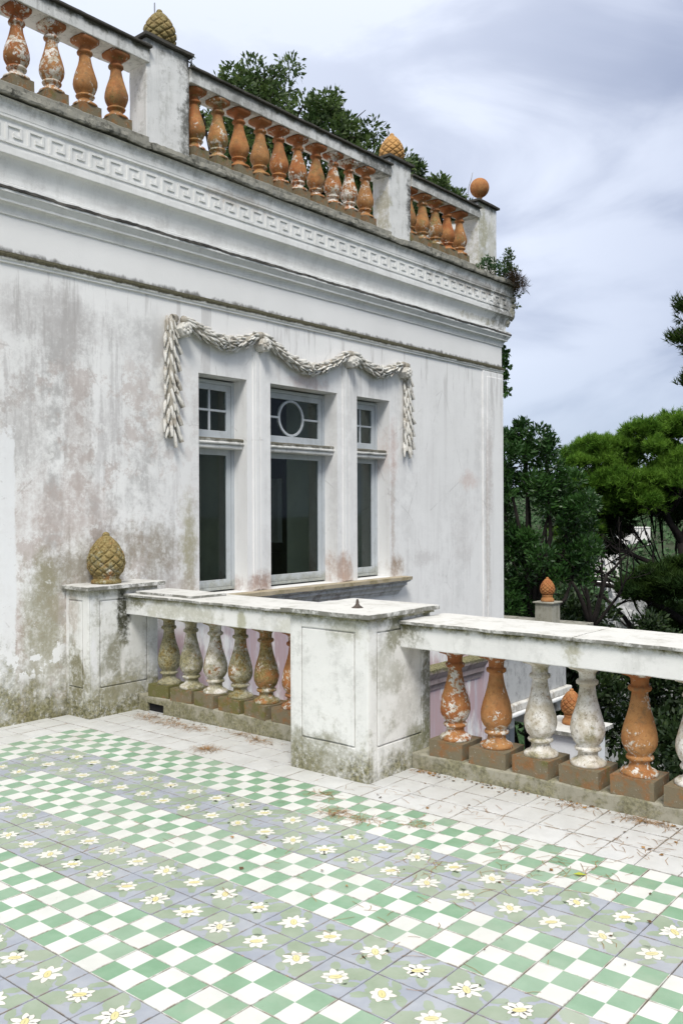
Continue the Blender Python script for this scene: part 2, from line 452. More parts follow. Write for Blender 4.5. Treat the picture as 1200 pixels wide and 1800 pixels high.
M_dark = plain('dark_room_surface', (0.012, 0.012, 0.013), 0.9, 0.2, 3)  # near-black colour stands in for shade deep in the room and drain
M_iron = plain('rusty_iron', (0.07, 0.055, 0.045), 0.7, 0.4, 30)
M_rod = plain('grey_metal_rod', (0.30, 0.31, 0.33), 0.45, 0.15, 30)


def make_glass():
    M = Mat('window_glass')
    t = M.N.new('ShaderNodeBsdfTransparent')
    t.inputs[0].default_value = (0.86, 0.90, 0.87, 1)
    g = M.N.new('ShaderNodeBsdfGlossy')
    g.inputs['Roughness'].default_value = 0.03
    f = M.N.new('ShaderNodeFresnel')
    f.inputs[0].default_value = 1.2
    mx = M.N.new('ShaderNodeMixShader')
    M.L.new(f.outputs[0], mx.inputs[0])
    M.L.new(t.outputs[0], mx.inputs[1])
    M.L.new(g.outputs[0], mx.inputs[2])
    o = M.N.new('ShaderNodeOutputMaterial')
    M.L.new(mx.outputs[0], o.inputs[0])
    return M.m


M_glass = make_glass()


def make_terracotta(name, shadeable=True, dull=0.0):
    """terracotta under flaking limewash; Object colour red = paint left, green = algae"""
    M = Mat(name)
    oi = M.N.new('ShaderNodeObjectInfo')
    sp = M.N.new('ShaderNodeSeparateColor')
    M.L.new(oi.outputs['Color'], sp.inputs[0])
    cov, alg, drk = sp.outputs[0], sp.outputs[1], sp.outputs[2]
    lz = M.xyz(M.local())[2]
    mid = M.noise(13, 8, 0.68)
    fine = M.noise(60, 5, 0.7)
    col = M.mix(M.mr(M.noise(9, 7, 0.7), 0.36, 0.64), (0.33, 0.112, 0.038), (0.455, 0.215, 0.078))
    col = M.mix(M.mr(oi.outputs['Random'], 0.25, 0.95, 0.0, 0.75), col, M.mix(M.mr(M.noise(9, 7, 0.7, off=(4, 4, 4)), 0.36, 0.64), (0.37, 0.18, 0.06), (0.49, 0.285, 0.12)))
    col = M.mix(M.mul(M.mr(fine, 0.48, 0.68), 0.5), col, (0.22, 0.10, 0.04))
    col = M.mix(M.mul(M.mr(M.noise(7, 7, 0.7, off=(3, 1, 2)), 0.45, 0.62), drk), col, (0.20, 0.105, 0.045))
    pn = M.math('ADD', M.math('MULTIPLY', M.noise(36, 9, 0.72, dist=0.5), 0.5), M.math('MULTIPLY', M.noise(8, 6, 0.62, off=(1, 7, 2)), 0.5))
    col = M.mix(M.mr(lz, 0.45, 0.64, 0.0, 0.55), col, (0.27, 0.075, 0.026))
    pn = M.math('ADD', pn, M.mr(lz, 0.18, 0.30, 0.03, 0.0))
    thr = M.mr(cov, 0.0, 1.0, 0.66, 0.36)
    pm = M.mr(M.math('SUBTRACT', pn, thr), -0.015, 0.025)
    paint = M.mix(M.mr(mid, 0.38, 0.62), (0.52, 0.48, 0.38), (0.80, 0.79, 0.74))
    paint = M.mix(M.mul(M.mr(M.noise(75, 4, 0.6), 0.57, 0.66), 0.7), paint, (0.25, 0.20, 0.13))
    col = M.mix(M.math('MULTIPLY', pm, 0.92), col, paint)
    an = M.noise(8, 8, 0.72, off=(5, 5, 1))
    am = M.mr(M.math('ADD', an, M.math('MULTIPLY', alg, 0.5)), 0.62, 0.82)
    col = M.mix(M.math('MULTIPLY', am, 0.8), col, M.mix(M.mr(fine, 0.4, 0.6), (0.10, 0.095, 0.03), (0.28, 0.25, 0.11)))
    gr_ = M.mul(M.mr(M.noise(24, 8, 0.78, off=(2, 9, 6)), 0.53, 0.64), 0.55)
    col = M.mix(gr_, col, (0.15, 0.115, 0.065))
    h = M.math('ADD', M.math('MULTIPLY', mid, 0.5), M.math('ADD', M.math('MULTIPLY', fine, 0.3), M.math('MULTIPLY', pm, 0.4)))
    return M.out(col, 0.78, h, 0.45, 0.005, 0.2)


M_terra = make_terracotta('flaking_terracotta')
M_ochre = plain('ochre_terracotta', (0.44, 0.245, 0.085), 0.8, 0.25, 12, 0.4)


def make_plinth():
    M = Mat('dirty_brick_plinth')
    oi = M.N.new('ShaderNodeObjectInfo')
    sp = M.N.new('ShaderNodeSeparateColor')
    M.L.new(oi.outputs['Color'], sp.inputs[0])
    mid = M.noise(9, 8, 0.7)
    fine = M.noise(55, 5, 0.7)
    col = M.mix(M.mr(mid, 0.4, 0.62), (0.26, 0.130, 0.055), (0.20, 0.16, 0.095))
    col = M.mix(M.mul(M.mr(M.noise(11, 8, 0.7, off=(2, 3, 4)), 0.40, 0.54), 0.9), col, (0.185, 0.16, 0.105))
    col = M.mix(M.mul(M.mr(M.math('ADD', M.noise(6, 7, 0.7, off=(8, 3, 4)), M.math('MULTIPLY', sp.outputs[1], 0.3)), 0.62, 0.74), 0.8), col, (0.13, 0.13, 0.04))
    col = M.mix(M.mul(M.mr(fine, 0.60, 0.70), 0.5), col, (0.55, 0.52, 0.45))
    return M.out(col, 0.9, M.math('ADD', mid, fine), 0.5, 0.006, 0.15)


M_plinth = make_plinth()


def glaze(name, c1, c2, rough=0.28, dirt=0.5):
    M = Mat(name)
    oi = M.N.new('ShaderNodeObjectInfo')
    n = M.noise(8, 5, 0.6)
    col = M.mix(M.mr(n, 0.3, 0.7), c1, c2)
    col = M.mix(M.mr(oi.outputs['Random'], 0, 1, 0.0, 0.2), col, (0.50, 0.50, 0.46))
    d = M.mul(M.mr(M.noise(3.2, 8, 0.7, off=(3, 3, 0)), 0.52, 0.72), dirt * 0.45)
    col = M.mix(d, col, (0.40, 0.38, 0.31))
    s = M.mul(M.mr(M.noise(70, 3, 0.6), 0.68, 0.74), dirt * 0.7)
    col = M.mix(s, col, (0.20, 0.16, 0.10))
    lx, ly, _z = M.xyz(M.local())
    ex = M.mul(M.mr(M.math('ABSOLUTE', lx), 0.0925, 0.0985), M.mr(M.math('ABSOLUTE', lx), 0.103, 0.1025))
    ey = M.mul(M.mr(M.math('ABSOLUTE', ly), 0.0985, 0.1045), M.mr(M.math('ABSOLUTE', ly), 0.109, 0.1085))
    ed = M.mul(M.math('MAXIMUM', ex, ey), M.mr(M.noise(11, 7, 0.75, off=(2, 6, 0)), 0.42, 0.60))
    col = M.mix(M.math('MULTIPLY', ed, 0.75), col, (0.23, 0.175, 0.11))
    chip = M.mul(M.math('MAXIMUM', ex, ey), M.mr(M.noise(19, 4, 0.6, off=(7, 1, 0)), 0.66, 0.68))
    col = M.mix(M.math('MULTIPLY', chip, 0.9), col, (0.45, 0.30, 0.18))
    haze_ = M.mul(M.mr(M.noise(1.6, 7, 0.7, off=(8, 2, 0)), 0.50, 0.68), dirt)
    col = M.mix(M.math('MULTIPLY', haze_, 0.35), col, (0.47, 0.45, 0.39))
    rg = M.mr(M.noise(5, 6, 0.7), 0.35, 0.7, rough, rough + 0.25)
    return M.out(col, rg, M.noise(9, 3), 0.12, 0.004, 0.5)


M_white = glaze('white_glaze', (0.57, 0.575, 0.565), (0.65, 0.655, 0.645))
M_cell = glaze('cream_glaze', (0.61, 0.62, 0.585), (0.68, 0.685, 0.65), dirt=0.35)
M_green = glaze('green_glaze', (0.175, 0.315, 0.195), (0.225, 0.37, 0.245), dirt=0.35)
M_blue = glaze('lavender_glaze', (0.29, 0.315, 0.37), (0.36, 0.385, 0.43), dirt=0.35)
M_leafp = glaze('painted_leaf_green', (0.245, 0.31, 0.215), (0.305, 0.365, 0.275), dirt=0.35)
M_petal = glaze('painted_petal_white', (0.66, 0.655, 0.595), (0.71, 0.705, 0.65), dirt=0.3)
M_yolk = glaze('painted_yellow', (0.62, 0.55, 0.24), (0.68, 0.62, 0.34), dirt=0.1)
M_line = plain('painted_brown_line', (0.20, 0.19, 0.13), 0.5, 0.2, 20)
M_grout = make_aged('dirty_grout', (0.17, 0.145, 0.105), 0.8, 0, seed=20.1, speck=0.6, tint=(0.07, 0.06, 0.045))


def make_leaf(name, c1, c2, c3=None, rough=0.5, trans=0.25, spec=0.35):
    M = Mat(name)
    n = M.noise(1.7, 3, 0.6)
    n2 = M.noise(9, 2, 0.5)
    col = M.mix(M.mr(n, 0.35, 0.65), c1, c2)
    if c3:
        col = M.mix(M.mul(M.mr(n2, 0.55, 0.72), 0.7), col, c3)
    b = M.N.new('ShaderNodeBsdfPrincipled')
    M.put(b.inputs['Base Color'], col)
    b.inputs['Roughness'].default_value = rough
    b.inputs['Specular IOR Level'].default_value = spec
    t = M.N.new('ShaderNodeBsdfTranslucent')
    M.put(t.inputs[0], col)
    mx = M.N.new('ShaderNodeMixShader')
    mx.inputs[0].default_value = trans
    M.L.new(b.outputs[0], mx.inputs[1])
    M.L.new(t.outputs[0], mx.inputs[2])
    o = M.N.new('ShaderNodeOutputMaterial')
    M.L.new(mx.outputs[0], o.inputs[0])
    return M.m


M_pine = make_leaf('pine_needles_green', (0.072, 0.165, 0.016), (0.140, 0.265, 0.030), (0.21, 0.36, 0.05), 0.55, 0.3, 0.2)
M_pinedark = make_leaf('shaded_pine_needles', (0.018, 0.042, 0.010), (0.04, 0.075, 0.012), None, 0.6, 0.2, 0.15)  # darker copy of the pine green with shade put into the colour
M_bay = make_leaf('dark_evergreen_leaf', (0.016, 0.052, 0.010), (0.040, 0.105, 0.020), (0.10, 0.19, 0.05), 0.4, 0.2, 0.4)
M_oak = make_leaf('holm_oak_leaf', (0.035, 0.070, 0.018), (0.085, 0.135, 0.036), (0.15, 0.20, 0.06), 0.45, 0.25, 0.35)
M_under = make_leaf('shade_shrub_leaf', (0.010, 0.024, 0.007), (0.025, 0.048, 0.012), (0.07, 0.10, 0.025), 0.5, 0.2, 0.3)  # leaf colour taken very dark to carry the shade under the trees
M_farleaf = make_leaf('far_wood_leaf', (0.06, 0.11, 0.05), (0.09, 0.16, 0.07), None, 0.7, 0.1, 0.1)
M_dry = make_leaf('dry_tuft', (0.05, 0.035, 0.02), (0.09, 0.06, 0.03), None, 0.8, 0.1, 0.1)
M_bark = plain('dark_bark', (0.018, 0.014, 0.012), 0.9, 0.35, 8, 0.6)
M_flake = plain('dead_leaf_crumb', (0.13, 0.085, 0.045), 0.9, 0.5, 30)
M_needle = plain('dry_pine_needle', (0.30, 0.165, 0.06), 0.7, 0.5, 25)
M_earth = plain('dark_earth', (0.035, 0.048, 0.022), 0.95, 0.3, 0.5)
M_rock = make_aged('pale_limestone', (0.42, 0.42, 0.41), 0.8, 0, seed=22.1, speck=0.2, tint=(0.2, 0.2, 0.19))
M_farwall = plain('far_white_wall', (0.80, 0.78, 0.74), 0.8, 0.05, 0.2)
M_farwall2 = plain('far_cream_wall', (0.62, 0.62, 0.48), 0.8, 0.05, 0.2)
M_farglass = plain('far_window', (0.10, 0.11, 0.12), 0.4, 0.1, 1)
M_farroof = plain('far_roof', (0.42, 0.28, 0.20), 0.9, 0.2, 1)

# ------------------------------------------------------------------ object helpers
WL = {}


def wloc(o):
    return WL.get(o.name, Vector((0, 0, 0)))


def tag(o, label=None, cat=None, group=None, kind=None):
    if label:
        o['label'] = label
    if cat:
        o['category'] = cat
    if group:
        o['group'] = group
    if kind:
        o['kind'] = kind
    return o


def thing(name, loc, label, cat, group=None):
    o = bpy.data.objects.new(name, None)
    o.empty_display_size = 0.1
    C.objects.link(o)
    o.location = loc
    WL[o.name] = Vector(loc)
    return tag(o, label, cat, group)


def link(name, me, parent=None, loc=(0, 0, 0), rot=None, scale=None, col=None):
    o = bpy.data.objects.new(name, me)
    C.objects.link(o)
    L = Vector(loc)
    WL[o.name] = L
    if parent:
        o.parent = parent
        o.location = L - wloc(parent)
    else:
        o.location = L
    if rot is not None:
        o.rotation_euler = rot
    if scale is not None:
        o.scale = scale
    if col is not None:
        o.color = col
    return o


class MB:
    def __init__(s):
        s.v, s.f, s.mi = [], [], []

    def add(s, vs, fs, mi=0):
        b = len(s.v)
        s.v += [tuple(p) for p in vs]
        s.f += [tuple(b + i for i in f) for f in fs]
        s.mi += [mi] * len(fs)
        return s

    def box(s, x0, x1, y0, y1, z0, z1, mi=0):
        return s.add([(x0, y0, z0), (x1, y0, z0), (x1, y1, z0), (x0, y1, z0), (x0, y0, z1), (x1, y0, z1), (x1, y1, z1), (x0, y1, z1)],
                     [(0, 3, 2, 1), (4, 5, 6, 7), (0, 1, 5, 4), (1, 2, 6, 5), (2, 3, 7, 6), (3, 0, 4, 7)], mi)

    def lathe(s, prof, n=28, mi=0, sq=None, cx=0, cy=0):
        """prof = [(r, z)]; sq(z) -> 0 round .. 1 square"""
        vs, fs = [], []
        for r, z in prof:
            k = sq(z) if sq else 0
            for i in range(n):
                a = 2 * math.pi * (i + 0.5) / n
                c_, s_ = math.cos(a), math.sin(a)
                rr = r * (1 + k * (min(1 / max(abs(c_), abs(s_)), 1.3) - 1))
                vs.append((cx + rr * c_, cy + rr * s_, z))
        for j in range(len(prof) - 1):
            for i in range(n):
                i2 = (i + 1) % n
                fs.append((j * n + i, j * n + i2, (j + 1) * n + i2, (j + 1) * n + i))
        fs.append(tuple(range(n))[::-1])
        fs.append(tuple((len(prof) - 1) * n + i for i in range(n)))
        return s.add(vs, fs, mi)

    def tube(s, pts, rad, n=6, mi=0, flat=1.0):
        pts = [Vector(p) for p in pts]
        vs, fs = [], []
        up = Vector((0.3, 0.2, 1)).normalized()
        for k, p in enumerate(pts):
            d = (pts[min(k + 1, len(pts) - 1)] - pts[max(k - 1, 0)]).normalized()
            a = d.cross(up)
            if a.length < 1e-3:
                a = d.cross(Vector((1, 0, 0)))
            a.normalize()
            b = d.cross(a)
            r = rad[k] if isinstance(rad, (list, tuple)) else rad
            for i in range(n):
                t = 2 * math.pi * i / n
                vs.append(p + a * (r * math.cos(t)) + b * (r * flat * math.sin(t)))
        for k in range(len(pts) - 1):
            for i in range(n):
                i2 = (i + 1) % n
                fs.append((k * n + i, k * n + i2, (k + 1) * n + i2, (k + 1) * n + i))
        fs.append(tuple(range(n))[::-1])
        fs.append(tuple((len(pts) - 1) * n + i for i in range(n)))
        return s.add(vs, fs, mi)

    def mesh(s, name, mats, smooth=False):
        me = bpy.data.meshes.new(name)
        me.from_pydata(s.v, [], s.f)
        for m in (mats if isinstance(mats, (list, tuple)) else [mats]):
            me.materials.append(m)
        me.polygons.foreach_set('material_index', s.mi)
        if smooth:
            me.polygons.foreach_set('use_smooth', [True] * len(s.f))
        me.update()
        return me

    def build(s, name, mats, parent=None, smooth=False, bevel=0, rough=0, cell=0.1):
        me = s.mesh(name, mats, smooth)
        if rough:
            roughen(me, rough, cell)
        o = link(name, me, parent)
        if parent:                                  # mesh is in world coordinates
            o.location = -wloc(parent)
            WL[o.name] = Vector((0, 0, 0))
        if bevel:
            b = o.modifiers.new('bevel', 'BEVEL')
            b.width = bevel
            b.segments = 2
            b.limit_method = 'ANGLE'
        return o


def roughen(me, amp, cell):
    """cut long edges and wobble, so masonry arrises are not ruler straight"""
    bm = bmesh.new()
    bm.from_mesh(me)
    for _ in range(6):
        lo = [e for e in bm.edges if e.calc_length() > cell * 1.6]
        if not lo:
            break
        bmesh.ops.subdivide_edges(bm, edges=lo, cuts=1, use_grid_fill=True)
        if len(bm.verts) > 12000:
            break
    for v in bm.verts:
        p = v.co
        v.co = p + Vector(mnoise.noise_vector(p * 6.0)) * amp + Vector(mnoise.noise_vector(p * 21.0)) * amp * 0.45
    bm.to_mesh(me)
    bm.free()


def np_mesh(name, V, F, mats, mi=None, smooth=False):
    me = bpy.data.meshes.new(name)
    V = np.asarray(V, np.float32)
    F = np.asarray(F, np.int32)
    k = F.shape[1]
    me.vertices.add(len(V))
    me.vertices.foreach_set('co', V.ravel())
    me.loops.add(F.size)
    me.loops.foreach_set('vertex_index', F.ravel())
    me.polygons.add(len(F))
    me.polygons.foreach_set('loop_start', np.arange(0, F.size, k, dtype=np.int32))
    me.polygons.foreach_set('loop_total', np.full(len(F), k, np.int32))
    for m in (mats if isinstance(mats, (list, tuple)) else [mats]):
        me.materials.append(m)
    if mi is not None:
        me.polygons.foreach_set('material_index', np.asarray(mi, np.int32))
    if smooth:
        me.polygons.foreach_set('use_smooth', np.ones(len(F), bool))
    me.update(calc_edges=True)
    me.validate()
    return me


# ------------------------------------------------------------------ ground, hill
CAMX, CAMY = 1.817, -3.940
FX, FY = -0.644, 0.765


def ground_z(x, y):
    d = (x - CAMX) * FX + (y - CAMY) * FY
    l = (x - CAMX) * FY - (y - CAMY) * FX
    def sm(t):
        return t * t * (3 - 2 * t)
    if d < 14:
        z = -6.0
    elif d < 90:
        z = -6 - 24 * sm((d - 14) / 76)
    elif d < 280:
        z = -30 + 3 * sm((d - 90) / 190)
    elif d < 700:
        z = -27 + 39 * sm((d - 280) / 420)
    else:
        z = 12
    z += mnoise.noise(Vector((x * 0.02, y * 0.02, 0))) * min(6, max(0, d - 20) * 0.04)
    z += mnoise.noise(Vector((x * 0.12, y * 0.12, 3))) * 0.35
    return z


gx = [-1800, -900, -500, -330, -240, -180, -140, -110, -85, -65, -50, -38, -28, -20, -14, -9, -5, -2, 1, 5, 10, 16, 24, 35, 50, 75, 110, 160, 240, 400, 800, 1800]
gy = [-900, -300, -100, -40, -15, -6, -1, 3, 6, 9, 12, 15, 18, 22, 27, 33, 40, 49, 60, 73, 88, 105, 125, 148, 175, 205, 240, 285, 340, 420, 560, 900, 1800]
gv = [(x, y, ground_z(x, y) - (0.0)) for y in gy for x in gx]
nx = len(gx)
gf = [(j * nx + i, j * nx + i + 1, (j + 1) * nx + i + 1, (j + 1) * nx + i) for j in range(len(gy) - 1) for i in range(nx - 1)]
g = MB()
g.add(gv, gf)
tag(g.build('ground', M_earth, smooth=True), kind='structure')

# ------------------------------------------------------------------ terrace floor
TU, TV = 0.2, 0.21126            # tile size along the balustrade and along the facade


def fz(x, y):
    return 0.01 * x + 0.00136 * y


FROT = (0.00136, -0.01, 0)
fl = MB()
x0, x1, y0, y1 = -4.6, 4.5, -7.0, 1.05
T = 0.009
fl.add([(x, y, fz(x, y) - T) for x, y in ((x0, y0), (x1, y0), (x1, y1), (x0, y1))] +
       [(x, y, -0.45) for x, y in ((x0, y0), (x1, y0), (x1, y1), (x0, y1))],
       [(0, 1, 2, 3), (4, 7, 6, 5), (0, 4, 5, 1), (1, 5, 6, 2), (2, 6, 7, 3), (3, 7, 4, 0)])
floor = tag(fl.build('terrace_floor', M_grout), kind='structure')
fw = MB()
fw.box(-4.59, 4.49, -6.99, 1.04, -6.5, -0.452)
tag(fw.build('terrace_substructure', M_marblewall), 'plastered wall carrying the tiled terrace', 'wall')

GAP = 0.0022


def tile_base(mb, w, h, gap, mats4=None):
    """thin glazed tile with a softened edge; top split in 2x2 when mats4 is given"""
    a, b = w / 2 - gap, h / 2 - gap
    e = 0.0016
    t = T - 0.001
    mb.add([(-a, -b, -t), (a, -b, -t), (a, b, -t), (-a, b, -t), (-a, -b, -e), (a, -b, -e), (a, b, -e), (-a, b, -e),
            (-a + e, -b + e, 0), (a - e, -b + e, 0), (a - e, b - e, 0), (-a + e, b - e, 0)],
           [(0, 1, 5, 4), (1, 2, 6, 5), (2, 3, 7, 6), (3, 0, 4, 7), (4, 5, 9, 8), (5, 6, 10, 9), (6, 7, 11, 10), (7, 4, 8, 11)], 0)
    if mats4 is None:
        mb.add([(-a + e, -b + e, 0), (a - e, -b + e, 0), (a - e, b - e, 0), (-a + e, b - e, 0)], [(0, 1, 2, 3)], 0)
    else:
        xs = [-a + e, 0, a - e]
        ys = [-b + e, 0, b - e]
        for i in range(2):
            for j in range(2):
                j0, j1 = random.uniform(-.0012, .0012), random.uniform(-.0012, .0012)
                mb.add([(xs[i], ys[j], 0), (xs[i + 1], ys[j], 0), (xs[i + 1], ys[j + 1], 0), (xs[i], ys[j + 1], 0)], [(0, 1, 2, 3)], mats4[i][j])


def fan(mb, pts, z, mi):
    c = (sum(p[0] for p in pts) / len(pts), sum(p[1] for p in pts) / len(pts), z)
    mb.add([c] + [(p[0], p[1], z) for p in pts], [(0, i + 1, (i + 1) % len(pts) + 1) for i in range(len(pts))], mi)


def clip(p):
    return (max(-TU / 2 + .0045, min(TU / 2 - .0045, p[0])), max(-TV / 2 + .0045, min(TV / 2 - .0045, p[1])))


def flower_mesh(k, along):
    """hand painted water lily: leaf pair along one diagonal, eight petals, oval yellow eye"""
    rnd = random.Random(100 + k * 3 + along)
    mb = MB()
    tile_base(mb, TU, TV, GAP)
    s2 = math.sqrt(0.5)
    e1 = (s2, s2) if along == 0 else (-s2, s2)
    e2 = (-e1[1], e1[0])
    sg = 1 if rnd.random() < .5 else -1
    cx, cy = rnd.uniform(-.008, .008), rnd.uniform(-.008, .008)

    def P(u, v):
        return clip((cx + e1[0] * u + e2[0] * v, cy + e1[1] * u + e2[1] * v))
    # washes of leaf green
    for d in (-1, 1):
        n = 18
        pts = []
        L = rnd.uniform(.115, .135)
        for i in range(n):
            t = i / (n - 1)
            w = .041 * math.sin(math.pi * min(1, t * 1.02)) ** .55 * (1 + rnd.uniform(-.14, .14))
            pts.append(P(d * (.018 + L * t), sg * (-.018 + .016 * t) + w))
        for i in range(n - 2, 0, -1):
            t = i / (n - 1)
            w = .043 * math.sin(math.pi * min(1, t * 1.02)) ** .55 * (1 + rnd.uniform(-.14, .14))
            pts.append(P(d * (.018 + L * t), sg * (-.018 + .016 * t) - w))
        fan(mb, pts, .00022, 1)
    for (u, v, r1, r2) in ((rnd.uniform(-.01, .01), -sg * .075, .020, .036), (.050, sg * .058, .036, .018), (-.050, sg * .058, .036, .018), (0, 0, .062, .055)):
        pts = [P(u + r1 * math.cos(a) * (1 + rnd.uniform(-.2, .2)), v + r2 * math.sin(a) * (1 + rnd.uniform(-.2, .2))) for a in [2 * math.pi * i / 12 for i in range(12)]]
        fan(mb, pts, .00024, 1)
    # a few loose brush strokes
    for _ in range(5):
        u, v, a, L = rnd.uniform(-.08, .08), rnd.uniform(-.07, .07), rnd.uniform(0, 6.28), rnd.uniform(.008, .02)
        q, w = (math.cos(a), math.sin(a)), .0007
        mb.add([(*P(u - q[1] * w, v + q[0] * w), .0003), (*P(u + q[1] * w, v - q[0] * w), .0003), (*P(u + q[0] * L + q[1] * w, v + q[1] * L), .0003)], [(0, 1, 2)], 4)
    off = rnd.uniform(0, .7)
    npet = rnd.choice((7, 8, 8, 8, 9))
    fs_ = rnd.uniform(.9, 1.12)
    for i in range(npet):
        a = off + i * 2 * math.pi / npet + rnd.uniform(-.16, .16)
        L = rnd.uniform(.045, .062) * fs_
        w = rnd.uniform(.0115, .0145)
        ca, sa = math.cos(a), math.sin(a)

        def Q(t, s, g=0.0):
            wd = (w + g) * math.sin(math.pi * min(1.0, (t * .93 + .07))) ** .75
            r = .012 + (L - .012 + g) * t
            return P(r * ca - s * wd * sa, r * sa + s * wd * ca)
        ts = [0, .25, .5, .75, .92, 1]
        for g, z, mi in ((.0014, .0004, 4), (0, .0006, 2)):
            pts = [Q(t, 1, g) for t in ts] + [Q(t, -1, g) for t in reversed(ts[:-1])]
            fan(mb, pts, z, mi)
    for g, z, mi in ((.0012, .0008, 4), (0, .001, 3)):
        fan(mb, [P((.024 + g) * math.cos(a), (.0125 + g) * math.sin(a)) for a in [2 * math.pi * i / 14 for i in range(14)]], z, mi)
    mb.add([(*P(-.016, .001), .0012), (*P(.016, .0005), .0012), (*P(.0, -.0008), .0012)], [(0, 1, 2)], 4)
    return mb.mesh('flower_tile', [M_blue, M_leafp, M_petal, M_yolk, M_line])


flower_meshes = [[flower_mesh(k, al) for k in range(9)] for al in (0, 1)]
mbc = MB()
tile_base(mbc, TU, TV, GAP, [[1, 0], [0, 1]])       # overwritten parity below
checker_me = mbc.mesh('checker_tile', [M_cell, M_green])
mbw = MB()
tile_base(mbw, TU, TV, 0.0023)
white_me = mbw.mesh('white_tile', M_white)


def frand(a, b):
    v = math.sin(a * 127.1 + b * 311.7) * 43758.5453
    return v - math.floor(v)


cell = 0.1
cv = 0.10563
# camera projection, used only to decide which tiles are worth building one by one
cm = cam.rotation_euler.to_matrix()


def pix(p):
    q = cm.transposed() @ (Vector(p) - cam.location)
    if q.z > -0.2:
        return None
    return (600 + 1561 * q.x / -q.z, 900 - 1561 * q.y / -q.z)


tiles = []
for a in range(-21, 22):                     # patterned carpet of tiles
    for b in range(0, 30):
        i0 = -41 + 2 * (a + 21)
        cx, cy = (i0 + 1) * cell, (-2 * b - 1) * cv
        q = pix((cx, cy, 0))
        if q is None or not (-420 < q[0] < 1620 and q[1] < 2350):
            continue
        ring = min(a + 21, b) // 2
        vis = -60 < q[0] < 1260 and q[1] < 1860
        tiles.append(('checker_tile' if ring % 2 == 0 else 'flower_tile', cx, cy, a, b, vis))
for a in range(-24, 22):                     # white border along the balustrade
    for b in range(0, 4):
        cx, cy = (0.26 + 2 * a + 1) * cell + 0.004 * b, (0.02 + 2.04 * b + 1.02) * cv
        if cx < -4.5 or cx > 1.9:
            continue
        q = pix((cx, cy, 0))
        if q is None or q[0] > 1500:
            continue
        tiles.append(('white_tile', cx, cy, a, b + 50, -60 < q[0] < 1260))
for a in range(0, 3):                        # white border along the house wall
    for b in range(0, 16):
        cx, cy = (-41 - 2.06 * a - 1.03) * cell, (-2.0 * b - 1.0) * cv
        q = pix((cx, cy, 0))
        if q is None or q[0] < -420:
            continue
        tiles.append(('white_tile', cx, cy, a + 40, b, q[0] > -60))
tiles.sort(key=lambda t: (not t[5], (t[1] - CAMX) ** 2 + (t[2] - CAMY) ** 2))
cnt = {}
rest = {}
for kind, cx, cy, a, b, vis in tiles:
    if kind == 'checker_tile':
        me = checker_me
    elif kind == 'white_tile':
        me = white_me
    else:
        al = (a + 1 + b + 18) % 2            # leaf pair along alternating diagonals
        me = flower_meshes[0 if ((2 * a + 1 + 5) // 2 + b) % 2 == 0 else 1][int(frand(a, b) * 9)]
    j = 0.0007
    rot = (FROT[0] + (frand(a, b + 3) - .5) * .006, FROT[1] + (frand(a + 5, b) - .5) * .006, (frand(a + 2, b + 9) - .5) * .012)
    loc = (cx, cy, fz(cx, cy) + (frand(a, b + 1) - .5) * 2 * j)
    cnt[kind] = cnt.get(kind, 0) + 1
    if cnt[kind] <= 290 and vis:
        o = link(kind, me, floor, loc, rot)
    else:
        rest.setdefault(kind, []).append((me, loc))
for kind, lst in rest.items():               # tiles past the limit or out of the picture
    mb = MB()
    mats = list(lst[0][0].materials)
    for me, loc in lst:
        vs = [(v.co.x + loc[0], v.co.y + loc[1], v.co.z + loc[2]) for v in me.vertices]
        b0 = len(mb.v)
        mb.v += vs
        for p in me.polygons:
            mb.f.append(tuple(b0 + i for i in p.vertices))
            mb.mi.append(p.material_index)
    tag(mb.build(kind, mats, floor), kind='stuff')

# ------------------------------------------------------------------ villa
villa = thing('villa', (-4.8, 3.0, -6.0), 'white weathered villa with triple window, garland and Greek key cornice', 'building')
YC = 7.235                                     # far corner of the facade
FXP = -4.6                                     # facade plane
ys = [-6.0, -2, 0, 1.6, 2.225, 2.557, 3.61, 3.96, 4.577, 6, YC]
zs = [-6.5, -2, 0.0, 0.81, 2.917, 3.8, 4.80]
wb = MB()
vid = {}
for j, zz in enumerate(zs):
    for i, yy in enumerate(ys):
        vid[i, j] = len(wb.v)
        wb.v.append((FXP, yy, zz))
holes = {(3, 3), (5, 3), (7, 3)}
for j in range(len(zs) - 1):
    for i in range(len(ys) - 1):
        if (i, j) in holes:
            continue
        wb.f.append((vid[i, j], vid[i + 1, j], vid[i + 1, j + 1], vid[i, j + 1]))
        wb.mi.append(0)
XB = -4.98
for (i, j) in holes:
    a0, a1, b0, b1 = ys[i], ys[i + 1], zs[j], zs[j + 1]
    wb.add([(FXP, a0, b0), (FXP, a1, b0), (FXP, a1, b1), (FXP, a0, b1), (XB, a0, b0), (XB, a1, b0), (XB, a1, b1), (XB, a0, b1)],
           [(0, 4, 5, 1), (1, 5, 6, 2), (2, 6, 7, 3), (3, 7, 4, 0)])
